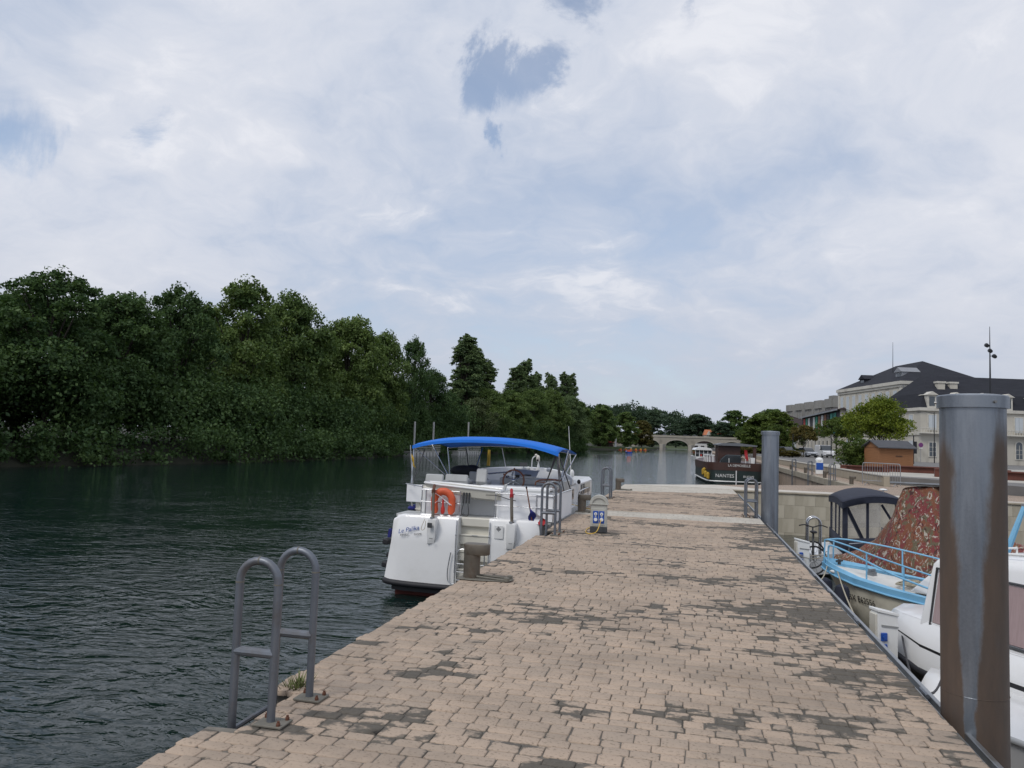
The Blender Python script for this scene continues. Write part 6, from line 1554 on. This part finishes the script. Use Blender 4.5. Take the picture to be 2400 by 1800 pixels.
# ---- white trip boat
wb_ = thing('trip_boat', 'white glazed river trip boat moored beyond the brown barge', 'boat', (2.6, 176, WATER), R(4))
MB().loft([[(-h, y, z), (-h*.9, y, -.2), (h*.9, y, -.2), (h, y, z)] for y, h, z in ((0, 1.7, .85), (1, 2.0, .85), (11, 2.1, .9), (14, 1.2, 1.1), (15.5, .1, 1.3))]).build('hull', 'gelcoat', wb_, smooth=40)
MB().bb(-1.75, 1.75, 1.0, 10.5, .85, 2.35).build('saloon', 'glass_dark', wb_, bevel=.1)
MB().loft([[(-1.9, y, 2.3), (-1.5, y, 2.75), (0, y, 2.95), (1.5, y, 2.75), (1.9, y, 2.3)] for y in (.6, 10.9)]).build('roof', 'gelcoat', wb_, smooth=60)
for x in (-1.76, -.9, 0, .9, 1.76): MB().bb(x-.06, x+.06, .93, 1.0, .85, 2.35).build('mullion', 'gelcoat', wb_)
MB().bb(-.7, -.35, .7, .95, .95, 1.35).build('red_board', 'banner_red', wb_)
MB().tube([(-1.75, .1, .85), (-1.75, .1, 1.6), (1.75, .1, 1.6), (1.75, .1, .85)], .04, 6).build('stern_rail', 'stainless', wb_)
# ---- little blue boat in mid-river
lb_ = thing('small_boat', 'tiny blue boat with orange awning out in the middle of the river', 'boat', (-19.3, 249, WATER), R(20))
MB().loft([[(-h, y, z), (-h*.7, y, -.1), (h*.7, y, -.1), (h, y, z)] for y, h, z in ((0, .9, .55), (2, 1.0, .55), (3.4, .6, .65), (4.2, .05, .8))]).build('hull', 'socket_blue', lb_, smooth=40)
MB().bb(-.85, .85, .4, 2.6, 1.75, 1.85).build('awning', 'light_white', lb_, bevel=.03)
for x in (-.75, .75):
    for y in (.5, 2.5): MB().tube([(x, y, .5), (x, y, 1.76)], .03, 6).build('awning_post', 'stainless', lb_)
MB().bb(-.6, .6, .7, 1.6, .5, 1.15).build('seat', 'orange_pvc', lb_, bevel=.05)

# ---- left far bank pontoons with posts
M('pale_timber', (.40, .39, .37), .85, var=.12, vs=2); M('float_white', (.46, .46, .45), .7, var=.1)
for (x, y, l, rz, lb) in ((-44.2, 116.5, 10.5, R(84), 'floating jetty with lattice railing against the far bank, left one'), (-43.0, 137, 12.5, R(86), 'floating jetty with lattice railing against the far bank, right one behind the canvas top')):
    jt = thing('floating_jetty', lb, 'jetty', (x, y, WATER), rz, 'floating jetties on the far bank')
    MB().bb(0, l, -.9, .9, .55, .72).build('deck', 'pale_timber', jt)
    for k in range(int(l/1.25)): MB().bb(.15+k*1.25, 1.0+k*1.25, -.95, .95, -.2, .549).build('float', 'float_white', jt)
    for z in (.95, 1.35, 1.75): MB().bb(0, l, -.90, -.84, z-.035, z+.035).build('rail', 'pale_timber', jt)
    for k in range(int(l/.45)+1): MB().bb(k*.45-.03, k*.45+.03, -.89, -.85, .72, 1.78).build('baluster', 'pale_timber', jt)
for (x, y, zt, lb) in ((-43.2, 116.4, 5.5, 'left white guide post of the floating jetty'), (-42.8, 124.5, 5.7, 'middle white guide post of the floating jetty'), (-41.8, 142, 6.2, 'right white guide post, above the blue canvas top')):
    o = MB().tube([(0, 0, -1), (0, 0, zt)], .16, 12).build('guide_post', 'float_white'); o.location = (x, y, WATER); tag(o, lb, 'post', 'white guide posts of the jetty')
# ---- pale building behind the left bank
o = MB().bb(0, 24, 0, 14, -1, 14.6).build('pale_warehouse', M('pale_cladding', (.36, .38, .42), .7, var=.05, vs=.2)); o.location = (-88, 235, 0); o.rotation_euler = (0, 0, R(15)); tag(o, 'pale flat-roofed building glimpsed between the treetops on the far bank', 'building')

# ---- far lawn with red awning, pedal boats, canoes
MB_l = MB().prism([(-44.6, 327), (-34.6, 343), (-27.6, 381), (-22.6, 416), (-20.5, 470), (-60, 470), (-60, 327)], -1.2, -.2); struct(MB_l.build('lawn', 'lawn'))
aw = thing('awning_stall', 'small red awning stall on the far lawn', 'stall', (-38.5, 352, -.2), R(10))
MB().loft([[(-4, -1.5, 2.0), (4, -1.5, 2.0), (4, 1.8, 2.0), (-4, 1.8, 2.0)], [(-3.6, 0, 3.3), (3.6, 0, 3.3), (3.6, .6, 3.3), (-3.6, .6, 3.3)]]).build('awning', 'flag_red', aw)
MB().bb(-3.6, 3.6, .3, 1.6, 0, 2.0).build('counter', 'barge_brown', aw); MB().bb(4.2, 5.1, 0, .8, 0, 4.2).build('banner', 'light_white', aw)
for k in range(6):
    t_ = thing('pedal_boat', ['pedal boat nearest the red awning, leftmost of the row of six', 'second pedal boat from the left in the row at the far lawn', 'third pedal boat from the left in the row at the far lawn', 'third pedal boat from the bridge end of the row', 'second pedal boat from the bridge end of the row', 'pedal boat nearest the stone bridge, rightmost of the row'][k], 'pedal boat', (-31.2+k*1.75, 347+k*7.5, WATER), R(-20), 'pedal boats at the far lawn'); t_.scale = (.75, .75, .6)
    for sx in (-.55, .55): MB().ell((sx, 0, .15), (.28, 1.6, .28), 10, 6).build('float', 'orange_pvc', t_)
    MB().bb(-.7, .7, -.9, .9, .36, .5).build('deck', 'red_plastic', t_); MB().bb(-.6, .6, .5, .7, .5, 1.5).build('seat_back', 'flag_yellow', t_)
M('bridge_stone', (.31, .285, .24), .9, var=.15, vs=.25, dirt=(.16, .15, .13), ds=.2, da=.6)
M('bridge_trim', (.37, .345, .30), .9, var=.12, vs=.3)
# ---- stone bridge
br_ = thing('stone_bridge', 'pale stone arch bridge across the river in the distance', 'bridge', (0, 482, 0), R(3))
PIERS = [-34.5, -17.6, -.5, 15.5, 31.5]
for a, c in zip(PIERS[:-1], PIERS[1:]):
    rgs = []
    for i in range(25):
        x = a+1.7+(c-a-3.4)*i/24; z = .3+4.2*math.sqrt(max(0, 1-((x-(a+c)/2)/((c-a)/2-1.7))**2))**.9
        rgs.append([(x, 0, z), (x, 7, z), (x, 7, 6.2), (x, 0, 6.2)])
    sp_ = MB().loft(rgs).build('arch_span', 'bridge_stone', br_, smooth=60)
    rg2 = [[(r_[0][0], -.10, r_[0][2]-.02), (r_[0][0], 0, r_[0][2]-.02), (r_[0][0], 0, r_[0][2]+.55), (r_[0][0], -.10, r_[0][2]+.55)] for r_ in rgs]
    MB().loft(rg2).build('arch_ring', 'bridge_trim', sp_, smooth=60)
for x in PIERS:
    MB().bb(x-1.7, x+1.7, 0, 7, -3, 6.2).build('pier', 'bridge_stone', br_)
    MB().prism([(x-1.8, 0), (x, -2.2), (x+1.8, 0)], -3, 1.9).build('cutwater', 'bridge_trim', br_)
MB().bb(-60, 60, -.3, 7.3, 6.2, 6.5).build('cornice', 'bridge_trim', br_)
for y in (-.15, 6.85): MB().bb(-60, 60, y, y+.3, 6.5, 7.35).build('parapet', 'bridge_stone', br_)
for x0, x1 in ((-60, -36.2), (33.2, 60)): MB().bb(x0, x1, 0, 7, -3, 6.2).build('abutment', 'bridge_stone', br_)
for k, (x, lb, mt) in enumerate(((4.2, 'white car crossing the distant stone bridge', 'car_white'), (-14, 'silver car on the left half of the distant stone bridge', 'car_silver'), (-1.5, 'dark car on the middle of the distant stone bridge', 'car_dark'))):
    c_ = car(lb, (x, 485.5, 6.52), R(93), mt); c_['group'] = 'cars on the bridge'
# ---- house with orange roof and white boathouse beyond the bridge
oh = thing('orange_roofed_house', 'house with an orange tiled roof behind the stone bridge', 'house', (13, 512, 1), R(5))
MB().bb(-5.5, 5.5, 0, 8, 0, 7.6).build('wall', 'stone_trim', oh); hip_roof(MB(), -5.5, 5.5, 0, 8, 7.6, 11.2, .4, 'x', 1.0).build('roof', 'roof_tile', oh, smooth=0)
MB().prism([(-4.2, 7.6), (-.8, 7.6), (-2.5, 10.4)], -.5, 2, 'y').build('gable', 'stone_trim', oh)
for x in (-3.5, 0, 3.5): window(oh, x, -.02, 4.2, 1.2, 1.8, 'front')
wh_ = thing('white_boathouse', 'white building seen through the right arch of the bridge', 'building', (6.5, 505, -1.3), R(3))
MB().bb(-7, 7, 0, 8, 0, 4.6).build('wall', 'light_white', wh_); MB().prism([(-7.4, 4.6), (7.4, 4.6), (0, 6.6)], -.3, 8, 'y').build('roof', 'roof_brown', wh_)
for x in (-4, 0, 4): MB().bb(x-1.1, x+1.1, -.06, .02, .2, 3.0).build('door', 'banner_dark', wh_)
